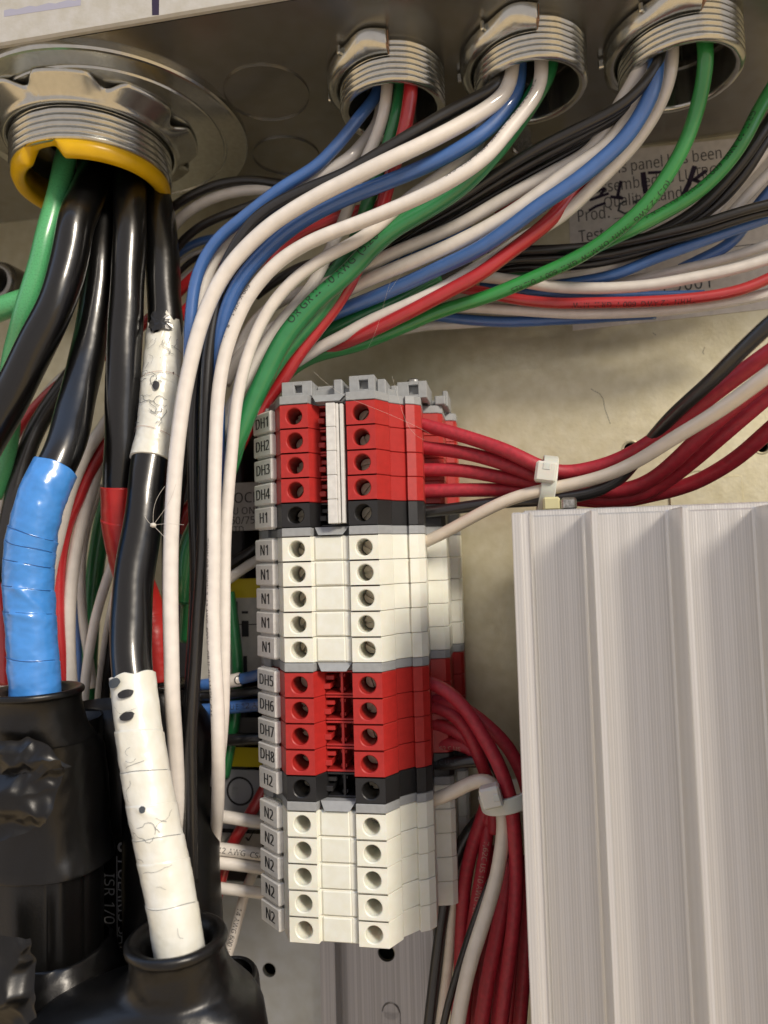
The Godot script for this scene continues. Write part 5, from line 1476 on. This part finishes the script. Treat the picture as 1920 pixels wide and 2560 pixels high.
# ---------------------------------------------------------------- the breaker-like device behind the left wires
func build_device() -> void:
	var a := at(505, 1060, 22)
	var b := at(655, 2210, 22)
	var o := Vector3(a.x, b.y, 0)
	var t := thing("breaker_panel", "dark device with printed labels and yellow stripes behind the wires left of the strip", "breaker", "", o)
	var st := flat()
	box(st, Vector3(-14, 0, 0.3), Vector3(-78.5 - a.x, a.y - b.y, 22), 0.6)
	put("case", st.commit(), M.case, t)
	var label := func(u0: float, v0: float, u1: float, v1: float, z: float, m: Material, called: String) -> Node3D:
		var p := at(u0, v0, z)
		var q := at(u1, v1, z)
		var s := flat()
		box(s, Vector3(p.x, q.y, z - 0.2) - o, Vector3(q.x, p.y, z) - o, 0.03)
		return put(called, s.commit(), m, t)
	var words := func(parent: Node, w: String, high: float, u: float, v: float, z: float, m: Material) -> void:
		var s := flat()
		letters(s, w, high, at(u, v, z) - o, Vector3.RIGHT, Vector3.UP)
		put("lettering", s.commit(), m, parent)
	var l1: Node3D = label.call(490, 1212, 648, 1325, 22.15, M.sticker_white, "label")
	words.call(l1, "BLOCK", 3.1, 546, 1247, 22.2, M.ink)
	words.call(l1, "AL/CU ONLY", 2.1, 533, 1280, 22.2, M.ink)
	words.call(l1, "60/75 C", 2.2, 575, 1302, 22.2, M.ink)
	words.call(l1, "STD", 2.0, 572, 1325, 22.2, M.ink)
	label.call(470, 1450, 655, 1494, 22.15, M.sticker_yellow, "yellow_stripe")
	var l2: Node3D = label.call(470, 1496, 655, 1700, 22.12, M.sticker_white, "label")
	for q: Array in [[585, 1504, 594, 1532], [604, 1528, 620, 1534], [604, 1552, 622, 1592], [592, 1560, 604, 1562], [622, 1560, 648, 1562], [608, 1640, 618, 1684]]:
		var p := at(q[0], q[1], 22.2)
		var r := at(q[2], q[3], 22.2)
		var s := flat()
		box(s, Vector3(p.x, r.y, 22.05) - o, Vector3(r.x, p.y, 22.2) - o, 0.02)
		put("diagram_mark", s.commit(), M.ink, l2)
	label.call(470, 1792, 655, 1862, 22.12, mat(Color(0.10, 0.10, 0.10), 0.5), "label")
	label.call(470, 1866, 655, 1918, 22.15, M.sticker_yellow, "yellow_stripe")
	var l3: Node3D = label.call(470, 1921, 655, 2075, 22.12, mat(Color(0.30, 0.31, 0.33), 0.5), "label")
	var s2 := flat()
	ring_groove(s2, at(600, 1978, 22.16) - o, Vector3.RIGHT, Vector3.UP, 3.9, 0.3, 0.04)
	put("ring_mark", s2.commit(), M.ink, l3)
	s2 = flat()
	var kk := at(588, 1968, 22.18) - o
	box(s2, kk + Vector3(-1.0, -2.2, -0.1), kk + Vector3(1.1, 0.2, 0), 0.03)
	put("diagram_mark", s2.commit(), M.block_grey, l3)
	var s3 := flat()
	var c0 := at(612, 2093, 22.2) - o
	quad(s3, c0, c0 + Vector3(0.8, -1.0, 0), c0 + Vector3(1.4, -1.0, 0), c0 + Vector3(0.8, 0, 0), Vector3.BACK)
	quad(s3, c0 + Vector3(0.8, -1.0, 0), c0 + Vector3(2.6, 1.9, 0), c0 + Vector3(2.9, 1.9, 0), c0 + Vector3(1.4, -1.0, 0), Vector3.BACK)
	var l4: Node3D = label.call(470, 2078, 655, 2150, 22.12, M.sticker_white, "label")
	put("tick_mark", s3.commit(), M.ink, l4)

# ---------------------------------------------------------------- paper label and the last small things
func build_small() -> void:
	var pts: Array[Vector3] = [at(1432, 826, 0.25), at(1936, 770, 0.25), at(1925, 336, 0.25), at(1418, 390, 0.25)]
	var o := pts[0]
	var t := thing("paper_label", "paper test label with printed lines and pen writing on the panel behind the wires", "label", "", o)
	var st := flat()
	quad(st, pts[0] - o, pts[1] - o, pts[2] - o, pts[3] - o, Vector3.BACK)
	var under := Vector3(0, 0, -0.22)
	for i in 4:
		quad(st, pts[i] - o, pts[(i + 1) % 4] - o, pts[(i + 1) % 4] - o + under, pts[i] - o + under, pts[i] - (pts[0] + pts[2]) / 2.0)
	put("sheet", st.commit(), M.paper, t)
	var ex := (pts[1] - pts[0]).normalized()
	var ey := Vector3(-ex.y, ex.x, 0)
	st = flat()
	for q: Array in [["This panel has been", 3.55, 1507, 425], ["assembled to LUTRON", 3.55, 1486, 471], ["Quality standards.", 3.55, 1508, 508], ["Prod.", 3.8, 1441, 541], ["Test", 3.8, 1446, 592], ["Date Code", 3.8, 1450, 788]]:
		letters(st, q[0], q[1], at(q[2], q[3], 0.3) - o, ex * 0.79, ey)
	for q: Array in [[1535, 548, 1680], [1535, 600, 1680], [1800, 622, 1900], [1620, 788, 1880]]:
		var a := at(q[0], q[1], 0.3) - o
		var w := at(q[2], q[1], 0.3).x - at(q[0], q[1], 0.3).x
		quad(st, a, a + ex * w, a + ex * w + ey * 0.25, a + ey * 0.25, Vector3.BACK)
	put("print", st.commit(), mat(Color(0.09, 0.09, 0.09), 0.5), t)
	st = flat()
	letters(st, "PJ001", 4.4, at(1655, 716, 0.3) - o, ex * 0.8, ey, true)
	put("stamped_code", st.commit(), M.grey_ink, t)
	var pen := func(line: Array, wide: float, m: Material) -> void:
		var s := flat()
		for i in line.size() - 1:
			var a := at(line[i].x, line[i].y, 0.34) - o
			var b := at(line[i + 1].x, line[i + 1].y, 0.34) - o
			var d := (b - a).normalized()
			var w := Vector3(-d.y, d.x, 0) * wide / 2.0
			quad(s, a - w - d * wide * 0.3, a + w - d * wide * 0.3, b + w + d * wide * 0.3, b - w + d * wide * 0.3, Vector3.BACK)
		put("pen_stroke", s.commit(), m, t)
	pen.call([Vector2(1462, 492), Vector2(1482, 478), Vector2(1512, 472), Vector2(1500, 490), Vector2(1476, 500), Vector2(1520, 484)], 0.88, M.violet_ink)
	pen.call([Vector2(1552, 454), Vector2(1544, 490), Vector2(1556, 496), Vector2(1528, 492)], 0.94, M.violet_ink)
	pen.call([Vector2(1608, 434), Vector2(1614, 480)], 1.56, M.violet_ink)
	pen.call([Vector2(1622, 432), Vector2(1660, 430)], 0.94, M.violet_ink)
	pen.call([Vector2(1736, 418), Vector2(1722, 460), Vector2(1706, 492)], 1.46, M.violet_ink)
	pen.call([Vector2(1764, 428), Vector2(1735, 450), Vector2(1758, 458)], 1.14, M.violet_ink)
	pen.call([Vector2(1474, 526), Vector2(1490, 516), Vector2(1512, 508)], 0.88, M.violet_ink)
	pen.call([Vector2(1566, 502), Vector2(1550, 510), Vector2(1546, 526), Vector2(1562, 534), Vector2(1578, 528)], 0.6, M.grey_ink)
	pen.call([Vector2(1606, 498), Vector2(1586, 504), Vector2(1596, 512)], 0.7, M.grey_ink)
	pen.call([Vector2(1432, 510), Vector2(1424, 526), Vector2(1434, 534)], 0.72, M.violet_ink)
	# plate at the lower left, where the panel is a separate sheet
	st = flat()
	var pa := at(545, 2190, 3)
	var pb := at(800, 2640, 3)
	sheet(st, Vector3(0, 0, 3), Vector3.RIGHT, Vector3.UP, pa.x - 70, X0 - 17.6, pb.y - 40, pa.y, [[at(673, 2425, 3).x, at(673, 2425, 3).y, 2.2, 6.0]], 1.4)
	quad(st, Vector3(pa.x - 70, pa.y, 3), Vector3(X0 - 17.6, pa.y, 3), Vector3(X0 - 17.6, pa.y, 1.2), Vector3(pa.x - 70, pa.y, 1.2), Vector3.UP)
	var pl := put("cover_plate", st.commit(), M.plate)
	tag(pl, "bluish grey sheet metal plate with a screw hole at the bottom, left of the rail", "plate")
	# dark fitting with an open mouth in the rear, far left
	var fo := at(40, 735, 16)
	var df := thing("rear_fitting", "dim grey conduit elbow with a black mouth behind the green cable at the left edge", "conduit fitting", "", fo)
	var fr := func(i: int, j: int) -> Vector3:
		var a := TAU * j / 40.0
		var s: Array = [[4.0, -11.0], [4.0, 9.0], [4.8, 9.6], [6.4, 9.2], [7.0, 7.0], [7.6, -12.0]][i]
		return Vector3(cos(a) * s[0] * 0.9, sin(a) * s[0] + 1.0, s[1])
	put("neck", grid(6, 40, fr, true), M.steel, df)
	st = flat()
	disc(st, Vector3(0, 1, -11), Vector3.RIGHT, Vector3.UP, 6.0, 0.0, 32)
	put("end_disc", st.commit(), M.steel, df)
	# ground screw tag glimpsed under the middle fitting
	var gt := thing("ground_screw", "small bright screw behind the wires below the middle fitting", "screw", "", at(1305, 370, 10))
	st = flat()
	disc(st, Vector3.ZERO, Vector3.RIGHT, Vector3.UP, 3.0, 2.0, 24)
	box(st, Vector3(-3.2, 2.0, -8), Vector3(3.4, 9, 1.2), 0.4)
	put("screw", st.commit(), M.bolt, gt)
	# dried spider on the front black cable
	var so := at(383, 1313, 66.3)
	var sp := thing("spider", "tiny dried pale spider with long thin legs on the front black cable", "spider", "", so)
	var bs := SphereMesh.new()
	bs.radius = 0.75 * MM
	bs.height = 1.2 * MM
	put("body", bs, M.web, sp)
	for l: Array in [[Vector2(380, 1270), Vector2(393, 1235), Vector2(412, 1216)], [Vector2(398, 1290), Vector2(424, 1262), Vector2(440, 1210)], [Vector2(400, 1330), Vector2(412, 1344), Vector2(420, 1352)], [Vector2(374, 1322), Vector2(366, 1300), Vector2(362, 1290)], [Vector2(410, 1306), Vector2(440, 1310), Vector2(460, 1312)]]:
		var r := PackedVector3Array([Vector3.ZERO])
		for q: Vector2 in l:
			r.append(at(q.x, q.y, 67.2) - so)
		put("leg", tube(path_of(r, 0.5), 0.045, 6), M.web, sp)
	# threads of cobweb
	var k := 0
	for l: Array in [[[785, 930, 58], [850, 985, 54], [960, 1030, 52], [1050, 1070, 50], [1075, 1085, 44]], [[1020, 600, 46], [990, 660, 46], [965, 740, 45], [940, 830, 43], [915, 880, 40]], [[1045, 600, 46], [1000, 690, 45], [972, 730, 44]], [[980, 940, 50], [1020, 1070, 50], [1060, 1100, 44]]]:
		var w := put("cobweb_thread", tube(path_of(route(l), 1.0), 0.022, 6), M.web)
		tag(w, ["long cobweb thread from the end clamp across the upper red blocks", "cobweb thread hanging from the cream wires over the lower fan", "short cobweb thread beside the long hanging one", "cobweb thread over the face of the DH1 block"][k], "cobweb", "cobweb threads")
		k += 1

# ---------------------------------------------------------------- the scene
func _ready() -> void:
	rng.seed = 7
	var cam := Camera3D.new()
	cam.name = "camera"
	add_child(cam)
	cam.transform = Transform3D(turn, eye * MM)
	cam.near = 0.01
	cam.far = 40.0
	var lens := CameraAttributesPhysical.new()
	lens.frustum_focal_length = 24.0 * F / 2560.0
	lens.frustum_focus_distance = 0.176
	lens.frustum_near = 0.01
	lens.frustum_far = 40.0
	lens.exposure_aperture = 9.0
	cam.attributes = lens
	cam.fov = rad_to_deg(2.0 * atan(1280.0 / F))
	print("fov ", cam.fov)
	var sky := ProceduralSkyMaterial.new()
	sky.sky_top_color = Color(0.62, 0.70, 0.84)
	sky.sky_horizon_color = Color(0.86, 0.87, 0.90)
	sky.sky_curve = 0.25
	sky.ground_horizon_color = Color(0.86, 0.77, 0.65)
	sky.ground_bottom_color = Color(0.76, 0.66, 0.52)
	sky.sky_energy_multiplier = 1.0
	sky.ground_energy_multiplier = 1.0
	var env := Environment.new()
	env.background_mode = Environment.BG_SKY
	env.sky = Sky.new()
	env.sky.sky_material = sky
	env.background_energy_multiplier = 0.64
	env.tonemap_mode = Environment.TONE_MAPPER_LINEAR
	env.tonemap_exposure = 2.5
	env.sdfgi_enabled = true
	env.ssao_enabled = true
	env.ssil_enabled = true
	var we := WorldEnvironment.new()
	we.name = "world"
	we.environment = env
	add_child(we)
	var sun := DirectionalLight3D.new()
	sun.name = "sun"
	add_child(sun)
	sun.look_at_from_position(Vector3.ZERO, -Vector3(0.62, 0.54, 0.60), Vector3.UP)
	sun.light_energy = 0.47
	sun.light_angular_distance = 15.0
	sun.light_color = Color(1.0, 0.95, 0.88)
	sun.shadow_enabled = true
	materials()
	var big := at_y(234, 458, 109.5)
	for f: Array in [[983.0, 285.0], [1326.0, 236.0], [1701.0, 200.0]]:
		mouths.append([at_y(f[0], f[1], 114.6), 11.2, 16.2])
	mouths.append([big, 18.5, 26.0])
	for k in 4:
		mouths[k][0] = Vector3(mouths[k][0].x, TOP, mouths[k][0].z)
	var rims := [Vector3(mouths[0][0].x, 114.6, mouths[0][0].z), Vector3(mouths[1][0].x, 114.6, mouths[1][0].z), Vector3(mouths[2][0].x, 114.6, mouths[2][0].z)]
	print(mouths)
	build_box()
	build_strip()
	build_heatsink()
	fitting("leftmost of three threaded fittings, with blue, white, green and red wires", rims[0], 13.7)
	fitting("middle of three threaded fittings, with black, white and blue wires leaving it", rims[1], 14.0)
	fitting("rightmost of three threaded fittings, with the bright green wire hanging out", rims[2], 14.5)
	big_fitting(Vector3(big.x, 109.5, big.z), 21.8)
	build_cables()
	build_boots()
	build_device()
	upper_wires()
	right_wires()
	left_wires()
	build_ties()
	build_small()
